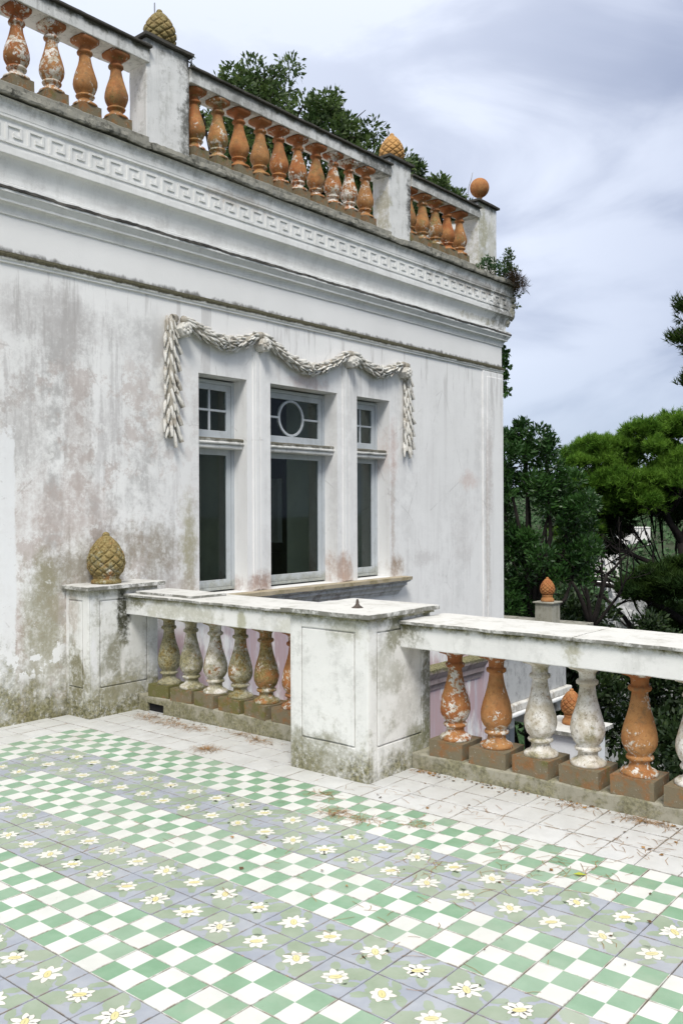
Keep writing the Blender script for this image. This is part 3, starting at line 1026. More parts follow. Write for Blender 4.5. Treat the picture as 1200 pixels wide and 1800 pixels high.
# inside skin of the facade, end wall, back wall
for j in range(len(zs) - 1):
    for i in range(len(ys) - 1):
        if (i, j) in holes:
            continue
        wb.add([(XB, ys[i], zs[j]), (XB, ys[i + 1], zs[j]), (XB, ys[i + 1], zs[j + 1]), (XB, ys[i], zs[j + 1])], [(3, 2, 1, 0)], 1)
wb.add([(FXP, YC, -6.5), (-14, YC, -6.5), (-14, YC, 4.8), (FXP, YC, 4.8), (-14, -6, -6.5), (-14, -6, 4.8), (FXP, -6, -6.5), (FXP, -6, 4.8)],
       [(0, 1, 2, 3), (1, 4, 5, 2), (4, 6, 7, 5)])
wb.add([(-14, -6, 4.79), (FXP, -6, 4.79), (FXP, YC, 4.79), (-14, YC, 4.79)], [(0, 1, 2, 3)])
wb.build('wall', [M_facade, M_inwall], villa)

# corner pilaster with sunk edge
pb = MB()
pb.box(FXP - .01, FXP + .018, 6.70, 7.245, -1.9, 3.53)
pb.box(FXP, FXP + .026, 6.80, 7.21, -1.85, 3.46)
pb.box(-5.2, -4.61, 7.236, 7.253, -1.9, 3.53)
pb.build('corner_pilaster', M_facade, villa, bevel=.006)


def moulding(name, prof, ya, yb, mats, parent, ret=True, step=.12, rough=.0025, xend=-9.0, x0=FXP, smooth=False):
    """extrude (projection, z) along the facade with a mitred return round the far corner"""
    mb = MB()
    n = max(2, int((yb - ya) / step))
    cols = []
    for k in range(n + 1):
        y = ya + (yb - ya) * k / n
        cols.append([(x0 + d, (y + d * 1.0 if (k == n and ret) else y), z) for d, z in prof])
    if ret:
        cols.append([(xend, yb + d, z) for d, z in prof])
    m = len(prof)
    vs = []
    for ci, c_ in enumerate(cols):
        for p in c_:
            w = mnoise.noise_vector(Vector(p) * 4.0) * rough + mnoise.noise_vector(Vector(p) * 23.0) * rough * .6
            vs.append((p[0] + w[0], p[1], p[2] + w[2]))
    fs = []
    for k in range(len(cols) - 1):
        for i in range(m - 1):
            fs.append((k * m + i, (k + 1) * m + i, (k + 1) * m + i + 1, k * m + i + 1))
    if not ret:
        fs.append(tuple(range(m)))
        fs.append(tuple((len(cols) - 1) * m + i for i in range(m))[::-1])
    else:
        fs.append(tuple(range(m)))
    mb.add(vs, fs)
    return mb.build(name, mats, parent, smooth=smooth)


def arc(d0, z0, d1, z1, n=6, concave=True):
    out = []
    for k in range(n + 1):
        t = k / n * math.pi / 2
        if concave:
            out.append((d0 + (d1 - d0) * (1 - math.cos(t)), z0 + (z1 - z0) * math.sin(t)))
        else:
            out.append((d0 + (d1 - d0) * math.sin(t), z0 + (z1 - z0) * (1 - math.cos(t))))
    return out


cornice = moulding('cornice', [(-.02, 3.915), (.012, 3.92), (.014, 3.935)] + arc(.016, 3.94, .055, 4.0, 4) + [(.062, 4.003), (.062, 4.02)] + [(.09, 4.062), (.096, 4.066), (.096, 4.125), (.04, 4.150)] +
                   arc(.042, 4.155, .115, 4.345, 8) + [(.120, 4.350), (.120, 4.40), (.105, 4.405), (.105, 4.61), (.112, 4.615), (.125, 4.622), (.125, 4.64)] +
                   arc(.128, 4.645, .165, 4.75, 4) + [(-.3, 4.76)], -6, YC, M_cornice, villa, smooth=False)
moulding('bead_row', [(.094, 4.080), (.103, 4.083), (.103, 4.104), (.094, 4.107)], -6, YC, M_bead, villa, step=.022, rough=.009)
moulding('string_course', [(-.01, 3.545), (.018, 3.548), (.018, 3.566), (.03, 3.572), (.036, 3.590), (.034, 3.606), (.024, 3.617), (.004, 3.635), (-.01, 3.64)], -6, YC, M_string, villa)
led = moulding('roof_ledge', [(-.9, 4.765), (.185, 4.768), (.19, 4.785), (.185, 4.825), (.165, 4.835), (-.9, 4.85)], -6, YC, M_ledge, villa, rough=.014, step=.035)

# Greek key units, each a raised casting
fr = MB()
w, h, t, dd = .186, .15, .021, .010
wd = w - .012
for (a0, a1, b0, b1) in ((0, w, 0, t), (0, t, t, h), (t, w * .76, h - t, h), (w * .76 - t, w * .76, h * .36, h - t), (w * .36, w * .76 - t, h * .36, h * .36 + t), (w * .36, w * .36 + t, h * .36 + t, h * .60)):
    fr.box(-.004, dd, a0 + .0006, a1 - .0006, b0 + .0006, b1 - .0006)
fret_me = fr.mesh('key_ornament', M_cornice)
y = -2.26
while y < 7.2:
    link('key_ornament', fret_me, cornice, (FXP + .105, y, 4.435 + random.uniform(-.001, .001)), (random.uniform(-.006, .006), 0, 0))
    y += w

# window sill with moulded underside
sl = MB()
prof = [(0, .60), (.02, .60), (.03, .63), (.05, .645), (.055, .67), (.08, .70), (.10, .705), (.10, .735), (.135, .75), (.14, .765)]
vs, fs = [], []
for (ya, e) in ((1.42, -1), (4.70, 1)):
    for d, z in prof + [(0, .765)]:
        vs.append((FXP + d, ya + e * d * .8, z))
m = len(prof) + 1
for i in range(m - 1):
    fs.append((i, m + i, m + i + 1, i + 1))
fs += [tuple(range(m)), tuple(m + i for i in range(m))[::-1]]
sl.add(vs, fs)
sill = sl.build('window_sill', M_sillw, villa, rough=.004, cell=.12)
st = MB()
st.box(FXP - .2, FXP + .155, 1.30, 4.82, .766, .806)
st.build('sill_slab', M_sill, sill, rough=.006, cell=.1)

# windows
GX = -4.80


def window(y0, y1, kind):
    wroot = MB()
    f = .062
    # fixed outer frame with head, transom light and lower sash
    zb, zt, zm0, zm1 = .826, 2.9, 2.225, 2.335
    X0, X1 = -4.845, -4.785
    for (a0, a1, b0, b1) in ((y0 - .03, y0 + .035, zb, zt), (y1 - .035, y1 + .03, zb, zt), (y0 + .035, y1 - .035, zt - .035, zt), (y0 + .035, y1 - .035, zb, zb + .03), (y0 + .035, y1 - .035, zm0, zm1)):
        wroot.box(X0, X1, a0, a1, b0, b1)
    wf = wroot.build('window', M_frame, villa, bevel=.004)
    for nm, b0, b1 in (('sash', zb + .031, zm0 - .001), ('fanlight', zm1 + .001, zt - .036)):
        a0, a1 = y0 + .036, y1 - .036
        s_ = MB()
        q = .058
        XX0, XX1 = -4.835, -4.797
        bt = q * 1.25
        for (c0, c1, e0, e1) in ((a0, a0 + q, b0, b1), (a1 - q, a1, b0, b1), (a0 + q, a1 - q, b0, b0 + bt), (a0 + q, a1 - q, b1 - q, b1)):
            s_.box(XX0, XX1, c0, c1, e0, e1)
        g0, g1, h0, h1 = a0 + q, a1 - q, b0 + bt, b1 - q
        if nm == 'fanlight':
            cy, cz, hw = (g0 + g1) / 2, (h0 + h1) / 2, .011
            if kind == 'cross':
                s_.box(XX0 + .004, XX1 - .004, cy - hw, cy + hw, h0, h1)
                s_.box(XX0 + .005, XX1 - .005, g0, cy - hw, cz - hw, cz + hw)
                s_.box(XX0 + .005, XX1 - .005, cy + hw, g1, cz - hw, cz + hw)
            else:
                ry, rz, n = .20, (h1 - h0) / 2, 48
                vs, fs = [], []
                for k in range(n):
                    a = 2 * math.pi * k / n
                    for (rr, xx) in ((.0, XX1 - .003), (-.026, XX1 - .003), (-.026, XX0), (.0, XX0)):
                        vs.append((xx, cy + (ry + rr) * math.cos(a), cz + (rz + rr) * math.sin(a)))
                for k in range(n):
                    k2 = (k + 1) % n
                    for i in range(4):
                        i2 = (i + 1) % 4
                        fs.append((k * 4 + i, k * 4 + i2, k2 * 4 + i2, k2 * 4 + i))
                s_.add(vs, fs)
                s_.box(XX0 + .005, XX1 - .005, g0, cy - ry + .006, cz - hw, cz + hw)
                s_.box(XX0 + .005, XX1 - .005, cy + ry - .006, g1, cz - hw, cz + hw)
        s_.build(nm, M_frame, wf, bevel=.003)
        pz = MB()
        pz.box(-4.818, -4.814, g0 - .004, g1 + .004, h0 - .004, h1 + .004)
        pz.build('pane', M_glass, wf)


for (a, b, k) in ((1.6, 2.225, 'cross'), (2.557, 3.61, 'oval'), (3.96, 4.577, 'cross')):
    window(a, b, k)
    tb = MB()
    tb.box(-4.79, -4.655, a + .002, b - .002, 2.222, 2.262)
    tb.box(-4.79, -4.635, a + .003, b + .012, 2.263, 2.292)
    tb.box(-4.79, -4.645, a + .002, b + .006, 2.293, 2.325)
    tb.build('transom_bar', M_peel, villa, bevel=.012, rough=.004, cell=.05)

# reeded strips on the piers between the windows
for yc in (2.39, 3.785):
    rb = MB()
    rb.box(FXP - .005, FXP + .012, yc - .085, yc + .085, .81, 3.22)
    for q in (-.03, .03):
        rb.box(FXP + .012, FXP + .018, yc + q - .024, yc + q + .024, .82, 3.21)
    rb.build('reeded_strip', M_facade, villa, bevel=.004)

# room behind the windows
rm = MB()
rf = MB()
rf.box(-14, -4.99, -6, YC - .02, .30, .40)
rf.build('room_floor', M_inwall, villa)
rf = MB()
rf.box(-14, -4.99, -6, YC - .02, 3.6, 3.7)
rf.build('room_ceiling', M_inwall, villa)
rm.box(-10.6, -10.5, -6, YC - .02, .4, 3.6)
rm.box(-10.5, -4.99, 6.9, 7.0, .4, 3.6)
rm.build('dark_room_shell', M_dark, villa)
for xe, yy in ((-5.75, 2.36), (-5.52, 3.76), (-5.75, 4.62)):
    r2 = MB()
    r2.box(xe, -4.99, yy, yy + .09, .4, 3.6)
    r2.build('partition', M_inwall, villa)
    r2 = MB()
    r2.box(-5.13, -4.985, yy - .03, yy - .001, .4, 3.6)
    r2.build('inner_jamb', M_facade, villa)
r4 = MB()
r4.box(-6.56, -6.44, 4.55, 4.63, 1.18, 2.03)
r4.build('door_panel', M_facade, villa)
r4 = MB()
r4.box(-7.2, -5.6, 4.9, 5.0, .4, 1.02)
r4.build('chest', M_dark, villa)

# lower storey band on the facade
moulding('lower_band', [(-.02, -.70), (.02, -.69), (.03, -.64), (.07, -.60), (.08, -.54), (.11, -.50), (.14, -.45), (.15, -.40), (.14, -.385), (-.02, -.36)], 0.8, 6.62, M_lowband, villa, ret=False)

# garland of stucco leaves
gar = thing('garland_anchor', (0, 0, 0), None, None)
bpy.data.objects.remove(gar)
GX0 = FXP


def swag(y0, y1, ztop, zlow, n=40):
    pts = []
    for k in range(n + 1):
        t = k / n
        u = 2 * t - 1
        z = zlow + (ztop - zlow) * (abs(u) ** 1.75)
        if abs(u) > .86:
            z -= .018 * ((abs(u) - .86) / .14) ** 2
        pts.append(Vector((GX0 + .045, y0 + (y1 - y0) * t, z)))
    return pts


paths = [swag(1.37, 2.39, 3.395, 3.235), swag(2.39, 3.785, 3.395, 3.125), swag(3.785, 4.81, 3.395, 3.235)]
core = MB()
for p in paths:
    n = len(p)
    core.tube(p, [.034 + .020 * math.sin(math.pi * k / (n - 1)) for k in range(n)], 8)
for yd, z0, z1 in ((1.25, 3.36, 2.30), (4.905, 3.34, 2.34)):
    q = [Vector((GX0 + .02, yd + (.06 if yd < 2 else -.06), 3.375)), Vector((GX0 + .035, yd + (.02 if yd < 2 else -.02), 3.37))] + [Vector((GX0 + .012, yd, z0 - (z0 - z1) * k / 10 - .02)) for k in range(11)]
    core.tube(q, [.04, .045] + [.05] * 10 + [.02], 8)
garland = core.build('garland', M_garcore, villa, smooth=True)
lf = MB()                                       # one leaf, tip along +x, facing +z
prof = [(0, .005), (.015, .011), (.042, .0155), (.072, .0125), (.1, .006), (.118, .0008)]
vs, fs = [], []
for t, wv in prof:
    zc = .020 * (t / .118) + .006 * math.sin(t / .118 * math.pi)
    for s_ in (-1, -.5, 0, .5, 1):
        vs.append((t, wv * s_, zc - .010 * abs(s_) ** 1.5 + (.003 if s_ == 0 else 0)))
for k in range(len(prof) - 1):
    for i in range(4):
        fs.append((k * 5 + i, (k + 1) * 5 + i, (k + 1) * 5 + i + 1, k * 5 + i + 1))
for t, wv in prof:
    vs.append((t, 0, -.014))
b0 = len(prof) * 5
for k in range(len(prof) - 1):
    fs.append((k * 5, b0 + k, b0 + k + 1, (k + 1) * 5))
    fs.append((k * 5 + 4, (k + 1) * 5 + 4, b0 + k + 1, b0 + k))
lf.add(vs, fs)
leaf_me = lf.mesh('leaf', M_garland, True)
from mathutils import Matrix


def put_leaf(p, d, nrm, s=1.0):
    d = d.normalized()
    nrm = (nrm - d * nrm.dot(d)).normalized()
    yv = nrm.cross(d)
    m = Matrix((d, yv, nrm)).transposed()
    o = link('leaf', leaf_me, garland, p)
    o.rotation_euler = m.to_euler()
    o.scale = (s, s * random.uniform(.85, 1.15), s)


for pi, p in enumerate(paths):
    n = len(p) - 1
    L = sum((p[k + 1] - p[k]).length for k in range(n))
    st_ = int(L / .060)
    for k in range(st_):
        u = (k + .5) / st_
        i = min(n - 1, int(u * n))
        tan = (p[i + 1] - p[i]).normalized()
        if u > .5:
            tan = -tan
        r = .034 + .020 * math.sin(math.pi * u)
        side = tan.cross(Vector((1, 0, 0))).normalized()
        if side.z < 0:
            side = -side
        for j, ph in enumerate((-70, -22, 24, 72)):
            a = R(ph + random.uniform(-9, 9) + (12 if k % 2 else -12))
            nr = Vector((1, 0, 0)) * math.cos(a) + side * math.sin(a)
            put_leaf(p[i] + nr * r * .92, tan + nr * random.uniform(.0, .16) + side * random.uniform(-.12, .12), nr, random.uniform(.75, 1.1))
for yd, z0, z1, nn in ((1.25, 3.40, 2.41, 14), (4.905, 3.32, 2.44, 13)):
    for k in range(nn):
        z = z0 - (z0 - z1) * k / (nn - 1)
        for sx in ((-.046, 0, .046) if k > 1 else (-.03, .0, .03)):
            an = sx * 5 + random.uniform(-.12, .12)
            d = Vector((.10 + random.uniform(-.04, .06), math.sin(an), -math.cos(an)))
            put_leaf(Vector((GX0 + .03 + (.014 if sx == 0 else 0), yd + sx * random.uniform(.75, 1.05) + (.016 if k % 2 else -.016), z + random.uniform(-.012, .012) - (.03 if sx == 0 else 0))), d, Vector((1, sx * 9, .2)), random.uniform(1.15, 1.45) * (.85 + .3 * k / nn))
# bindings at the lowest points
for p in paths:
    m_ = p[len(p) // 2]
    bd = MB()
    for s_ in (-1, 1):
        bd.tube([m_ + Vector((.045, s_ * .045, .065)), m_ + Vector((.074, 0, 0)), m_ + Vector((.045, -s_ * .045, -.06))], .008, 5)
    bd.build('binding', M_garland, garland)
# rosettes: hexagonal bosses carrying a flower
rs = MB()
rs.lathe([(.075, -.02), (.075, .10), (.066, .112)], 6)
for k in range(6):
    a = k * math.pi / 3
    rs.lathe([(.004, .128), (.016, .126), (.022, .118), (.022, .10)][::-1], 8, cx=.036 * math.cos(a), cy=.036 * math.sin(a))
rs.lathe([(.014, .10), (.014, .124), (.009, .132), (.002, .134)], 8)
ros_me = rs.mesh('rosette', M_garland)
for yy, zz in ((1.36, 3.272), (2.39, 3.272), (3.785, 3.272), (4.815, 3.272)):
    link('rosette', ros_me, garland, (FXP, yy, zz), (0, R(90), 0), (.95, .95, 1.12))

# ------------------------------------------------------------------ balusters
BP = [(.098, .100), (.100, .106), (.098, .118), (.088, .126), (.066, .136), (.056, .150), (.053, .168), (.056, .178), (.070, .183), (.0745, .192), (.070, .202), (.058, .206),
      (.060, .212), (.078, .232), (.091, .262), (.0955, .292), (.093, .325), (.083, .370), (.070, .412), (.058, .455), (.049, .495), (.044, .530), (.043, .545),
      (.050, .549), (.060, .556), (.062, .566), (.058, .576), (.047, .580), (.046, .592), (.047, .615), (.053, .624), (.066, .632), (.082, .642), (.090, .652), (.092, .668), (.092, .68)]
bl = MB()
bl.lathe(BP, 40, 0, sq=lambda z: .75 if z > .635 else 0)
bal_mes = []
for k_ in range(6):
    me = bl.mesh('baluster', M_terra, True)
    for v in me.vertices:
        p = v.co + Vector((k_ * 3.7, 0, 0))
        n_ = mnoise.noise(p * 14) * .0035 + mnoise.noise(p * 45) * .0016
        chip_ = max(0, mnoise.noise(p * 9 + Vector((0, 5, 0))) - .42) * .07
        r_ = math.hypot(v.co.x, v.co.y)
        f_ = (r_ + n_ - (chip_ if r_ > .06 else 0)) / max(r_, 1e-4)
        v.co.x *= f_
        v.co.y *= f_
    bal_mes.append(me)
pl = MB()
pl.box(-.121, .121, -.121, .121, 0, .1005)
pl_me = pl.mesh('plinth', M_plinth)
roughen(pl_me, .0055, .045)


def baluster(parent, loc, col, rz=0, sz=1.0, wob=.02, sx=1.0):
    o = link('baluster', random.choice(bal_mes), parent, loc, (random.uniform(-wob, wob) * .5, random.uniform(-wob, wob) * .5, rz + random.choice((0, 1.5708, 3.1416))), (sx, sx, sz), col)
    p = link('plinth', pl_me, o, loc)
    p.location = (0, 0, 0)
    if sx != 1.0:
        p.scale = (.74, .74, 1)
    p.color = col
    return o


# ------------------------------------------------------------------ terrace balustrade
tbal = thing('terrace_balustrade', (-1.8, .75, 0), 'white lichen-edged terrace balustrade with orange terracotta balusters and square piers', 'balustrade')


def pier(x0, x1, y0, y1, z0, z1, mat, faces, px, py, pz):
    """square pier; each listed face gets a facing with a panel inside a sunk groove"""
    t, gvr = .012, .009
    mb = MB()
    cx0, cx1, cy0, cy1 = x0, x1, y0, y1
    if '-y' in faces:
        cy0 += t
    if '+x' in faces:
        cx1 -= t
    if '-x' in faces:
        cx0 += t
    mb.box(cx0, cx1, cy0, cy1, z0, z1)
    pan = []

    def facing(axis, sgn, a0, a1):
        p0, p1 = (px if axis == 'y' else py)
        q0, q1 = pz
        for (u0, u1, v0, v1, target) in ((a0, p0 - gvr / 2, z0, z1, 0), (p1 + gvr / 2, a1, z0, z1, 0), (p0 - gvr / 2, p1 + gvr / 2, z0, q0 - gvr / 2, 0),
                                         (p0 - gvr / 2, p1 + gvr / 2, q1 + gvr / 2, z1, 0), (p0 + gvr / 2, p1 - gvr / 2, q0 + gvr / 2, q1 - gvr / 2, 1)):
            B = MB() if target else mb
            if axis == 'y':
                B.box(u0, u1, y0, y0 + t - .0005, v0, v1)
            elif sgn > 0:
                B.box(x1 - t + .0005, x1, u0, u1, v0, v1)
            else:
                B.box(x0, x0 + t - .0005, u0, u1, v0, v1)
            if target:
                pan.append(B)
    if '-y' in faces:
        facing('y', -1, x0, x1)
    if '+x' in faces:
        facing('x', 1, cy0 + (.0005 if '-y' in faces else 0), y1)
    if '-x' in faces:
        facing('x', -1, cy0 + .0005, y1)
    pr = mb.build('pier', mat, tbal, bevel=.006, rough=.0022, cell=.09)
    for B in pan:
        B.build('panel', mat, pr, bevel=.004, rough=.002, cell=.09)
    return pr


def capslab(parent, x0, x1, y0, y1, z0, z1, mat, nm='cap'):
    b = MB()
    b.box(x0, x1, y0, y1, z0, z1)
    o = b.build(nm, mat, parent, bevel=.004, rough=.004, cell=.06)
    return o


pc = pier(-2.105, -1.470, .20, .852, -.05, .955, M_pier, ('-y', '+x', '-x'), (-2.005, -1.575), (.295, .750), (.190, .880))
cb = MB()
cb.box(-2.125, -1.450, .18, .872, .956, .972)
cb.build('neck_moulding', M_pier, pc, bevel=.004, rough=.003, cell=.07)
capslab(pc, -2.150, -1.425, .155, .90, .973, 1.002, M_slab)
pL = pier(-4.60, -4.275, .170, .852, -.08, .985, M_pierL, ('-y', '+x'), (-4.56, -4.37), (.275, .740), (.195, .895))
capslab(pL, -4.60, -4.225, .125, .90, .986, 1.018, M_slab)
fin = MB()
fin.lathe([(.040, 1.0), (.034, 1.006), (.018, 1.016), (.011, 1.028), (.009, 1.045), (.006, 1.056)], 12, cx=-1.735, cy=.43)
fin.build('iron_stub', M_iron, pc, smooth=True)

# rails
for nm, xa, xb, joints in (('rail', -4.275, -2.105, (-4.275, -3.30, -2.10)), ('rail', -1.470, 4.4, (-1.470, -.31, .95, 2.3, 4.4))):
    rb = MB()
    rb.box(xa, xb, .525, .975, .766, .914)
    rl = rb.build(nm, M_rail, tbal, bevel=.006, rough=.004, cell=.07)
    for k in range(len(joints) - 1):
        a_ = joints[k] - (.0 if k else (0.0 if xa < -2 else .0)) + .003
        capslab(rl, a_, joints[k + 1] - .003, .497, 1.005, .915, .935, M_slab, 'top_slab')
xs_ = MB()
xs_.box(-4.22, -3.50, .58, .93, .936, .955)
xs_.build('loose_slab', M_slab, tbal, bevel=.003, rough=.003, cell=.07)
# kerbs, the left one with a drain hole
kb = MB()
kb.box(-1.47, 4.4, .645, 1.0, -.06, .088)
kb.build('kerb', M_kerb, tbal, bevel=.01, rough=.007, cell=.06)
kb = MB()
kb.box(-3.955, -2.105, .648, 1.0, -.08, .088)
kb.box(-4.275, -4.165, .648, 1.0, -.08, .088)
kb.box(-4.165, -3.955, .648, 1.0, .028, .088)
kb.build('kerb', M_kerb, tbal, bevel=.008, rough=.006, cell=.06)
kd = MB()
kd.box(-4.164, -3.956, .675, .995, -.08, .027)
kd.build('drain_shade_block', M_dark, tbal)  # added black block in the hole, standing in for its shade
CR = [(.44, .2, .2), (.36, .15, .1), (.80, .3, .2), (.92, .25, .2), (.38, .1, .1), (.72, .2, .3), (.3, .1, .3), (.6, .1, .3), (.4, .1, .3), (.7, .1, .2), (.5, .1, .3), (.4, .1, .3), (.4, .1, .3)]
x = -1.228
for k, c_ in enumerate(CR):
    baluster(tbal, (x, .775, .086), (*c_, 1), random.uniform(-.06, .06))
    x += .294
CL = [(.62, .75, .9), (.74, .55, .7), (.62, .45, .8), (.54, .58, .9), (.46, .52, 1), (.44, .2, .5)]
x = -4.03
for k, c_ in enumerate(CL):
    baluster(tbal, (x, .775, .086), (*c_, 1), random.uniform(-.06, .06))
    x += .2845

# ------------------------------------------------------------------ roof balustrade
rbal = thing('roof_balustrade', (-4.8, 3.0, 4.83), 'roof parapet balustrade with terracotta balusters and black-edged white piers', 'balustrade')
ZB = 4.84
RX = -4.74
for (a, b) in ((-3.0, -2.55), (1.05, 1.545), (4.655, 5.105), (6.69, 7.19)):
    pb = MB()
    pb.box(-4.90, -4.65, a, b, ZB - .02, 5.872)
    p_ = pb.build('pier', M_roofpier, rbal, bevel=.008, rough=.004, cell=.08)
    capslab(p_, -4.945, -4.612, a - .03, b + .035, 5.873, 5.905, M_slabdark)
for (a, b) in ((-2.55, 1.075), (1.545, 4.68), (5.105, 6.715)):
    q = MB()
    q.box(-4.93, -4.628, a, b, 5.640, 5.768)
    r_ = q.build('rail', M_roofrail, rbal, bevel=.006, rough=.005, cell=.08)
    capslab(r_, -4.95, -4.60, a + .001, b + .012, 5.769, 5.790, M_slabdark, 'top_slab')
SZ = .672 / .676
ZK = 4.962
cols = [(.36, .3, .7), (.40, .35, .8), (.28, .1, .5), (.32, .2, .5), (.38, .1, .4), (.46, .1, .4), (.36, .25, .8), (.46, .15, .6), (.50, .1, .5), (.38, .1, .5), (.30, .3, .8)]
kk = 0
for (a, b) in ((-2.549, 1.049), (1.546, 4.654), (5.106, 6.689)):
    q = MB()
    q.box(-4.88, -4.612, a, b, ZB - .03, ZK + .002)
    q.build('kerb', M_ledge, rbal, bevel=.008, rough=.010, cell=.05)
for y0_, n_, dy in ((-2.378, 11, .317), (1.691, 10, .2894), (5.175, 5, .296)):
    for k in range(n_):
        baluster(rbal, (RX, y0_ + k * dy, ZK), (*cols[kk % 11], 1), random.uniform(-.05, .05), SZ, .02, 1.08)
        kk += 1
# return along the far end of the roof
pb = MB()
pb.box(-7.0, -6.6, 6.9, 7.15, ZB - .02, 5.872)
p_ = pb.build('pier', M_roofpier, rbal, bevel=.008, rough=.004, cell=.08)
capslab(p_, -7.04, -6.56, 6.87, 7.18, 5.873, 5.905, M_slabdark)
q = MB()
q.box(-6.6, -4.90, 6.92, 7.16, 5.641, 5.767)
q.build('rail', M_roofrail, rbal, bevel=.006, rough=.005, cell=.08)
for k in range(5):
    baluster(rbal, (-6.38 + k * .295, 7.04, ZK), (.85, .1, .1, 1), 0, SZ)

# ------------------------------------------------------------------ finials


def cone_mesh(name, mat, H=.325, RR=.150, nsp=9):
    prof_r = lambda t: RR * (max(0.0, math.sin(math.pi * (t * .87 + .13) ** .82)) ** .60) * (1 - .10 * t) + .010
    nt, na = 84, 120
    vs, fs = [], []
    for j in range(nt + 1):
        t = j / nt
        r = prof_r(t * .985)
        for i in range(na):
            a = 2 * math.pi * i / na
            u = nsp * a / (2 * math.pi)
            v = 4.3 * (t ** .86)
            d = min(abs(math.sin(math.pi * (u + v))), abs(math.sin(math.pi * (u - v))))
            hgt = min(1, d * 1.9) ** .55
            rr = r * (1 - .13 * (1 - hgt)) + .006 * d * (1 - t)
            vs.append((rr * math.cos(a), rr * math.sin(a), t * H))
    for j in range(nt):
        for i in range(na):
            i2 = (i + 1) % na
            fs.append((j * na + i, j * na + i2, (j + 1) * na + i2, (j + 1) * na + i))
    fs.append(tuple(range(na))[::-1])
    fs.append(tuple(nt * na + i for i in range(na)))
    m = MB()
    m.add(vs, fs)
    m.lathe([(.024, H - .02), (.030, H - .005), (.030, H + .012), (.022, H + .026), (.006, H + .032)], 14)
    return m.mesh(name, mat, True)


cone_me = cone_mesh('cone', M_terra)
bs = MB()
bs.lathe([(.122, 0), (.125, .012), (.120, .030), (.108, .036), (.104, .048), (.112, .055), (.113, .068), (.10, .075), (.09, .085)], 32)
base_me = bs.mesh('base', M_terra, True)
bs2 = MB()
bs2.lathe([(.135, 0), (.138, .02), (.130, .06), (.112, .075), (.105, .11), (.112, .118), (.112, .135), (.085, .15), (.07, .165)], 32)
base2_me = bs2.mesh('base', M_terra, True)


def pinecone(loc, label, col, base=base_me, zb=.066, sc=1.0, rod=False, rz=0.3, nb=True, mat=None):
    t = thing('pine_cone_finial', loc, label, 'finial', 'pine cone finials')
    t.scale = (sc, sc, sc)
    if nb:
        o = link('base', base, t, loc)
        o.location = (0, 0, 0)
        o.color = col
    cm_ = cone_me
    if mat:
        cm_ = cone_me.copy()
        cm_.materials[0] = mat
    o = link('cone', cm_, t, loc)
    o.location = (0, 0, zb if nb else 0)
    o.rotation_euler = (0, 0, rz)
    o.color = col
    if rod:
        r_ = MB()
        r_.tube([(-.045, -.02, .25), (-.045, -.02, .43)], .006, 6)
        o = link('rod', r_.mesh('rod', M_rod), t, loc)
        o.location = (0, 0, 0)
    return t


pinecone((-4.44, .45, 1.018), 'olive-mossed terracotta pine cone on the pier against the house wall', (.36, .66, .5, 1), zb=.070, sc=1.0)
pinecone((-4.775, 1.30, 5.905), 'dark olive pine cone on the roof pier, nearest the photo top', (.0, .95, .9, 1), rod=True, rz=.7, sc=1.0, nb=False)
pinecone((-4.775, 4.88, 5.905), 'clean ochre pine cone on the middle roof pier beside the tree', (.0, .12, .0, 1), rod=True, rz=.2, sc=1.0, nb=False, mat=M_ochre)
# ball finial on the roof corner
bt = thing('ball_finial', (-4.775, 6.94, 5.905), 'orange terracotta ball on a short stem, at the roof corner', 'finial')
b_ = MB()
b_.lathe([(.055, 0), (.05, .02), (.036, .05), (.033, .09), (.045, .115)], 24)
o = b_.mesh('stem', M_terra, True)
o = link('stem', o, bt, (0, 0, 0))
o.location = (0, 0, 0)
o.color = (.05, 0, .1, 1)
b_ = MB()
b_.lathe([(.03, .108)] + [(.135 * math.sin(a), .245 - .137 * math.cos(a)) for a in [math.pi * k / 24 for k in range(2, 24)]] + [(.01, .382)], 40)
o = link('ball', b_.mesh('ball', M_terra, True), bt, (0, 0, 0))
o.location = (0, 0, 0)
o.color = (.05, .10, .1, 1)
b_ = MB()
b_.tube([(-.08, -.10, .0), (-.11, -.115, .10), (-.115, -.115, .24), (-.085, -.085, .36), (-.07, -.07, .46)], .005, 6)
o = link('wire', b_.mesh('wire', M_rod, True), bt, (0, 0, 0))
o.location = (0, 0, 0)

# ------------------------------------------------------------------ lower wing beyond the corner and the garden pier
wing = thing('lower_wing', (-5.6, 8.4, -6.0), 'low grey veined balcony wing beyond the house corner', 'building')
q = MB()
q.box(-8.0, -4.62, 7.26, 9.28, -1.22, -.366)
q.build('parapet', M_marblewall, wing, bevel=.008, rough=.004, cell=.15)
q = MB()
q.box(-8.0, -4.50, 7.26, 10.05, -.365, -.285)
q.build('slab', M_ledge, wing, bevel=.006, rough=.006, cell=.12)
for (d, z0_, z1_, m_) in ((.10, -1.40, -1.34, M_cornice), (.07, -1.338, -1.222, M_garland)):
    q = MB()
    q.box(-8.0, -4.62 + d, 7.27, 9.28 + d, z0_, z1_)
    q.build('moulding', m_, wing, bevel=.02, rough=.008, cell=.07)
q = MB()
q.box(-8.0, -5.4, 7.26, 9.0, -6.3, -1.402)
q.build('wall', M_marblewall, wing)
for k in range(4):
    q = MB()
    q.box(-5.39, -4.66, 7.55 + k * .5, 7.70 + k * .5, -1.62, -1.402)
    q.build('corbel', M_garland, wing, bevel=.03)
sp_ = thing('stone_post', (-5.02, 9.45, -.285), 'squat grey lichened stone post carrying the farthest orange pine cone', 'post')
q = MB()
q.box(-5.17, -4.87, 9.28, 9.58, -.284, .06)
q.build('shaft', M_farpier, sp_, bevel=.006, rough=.005, cell=.06)
q = MB()
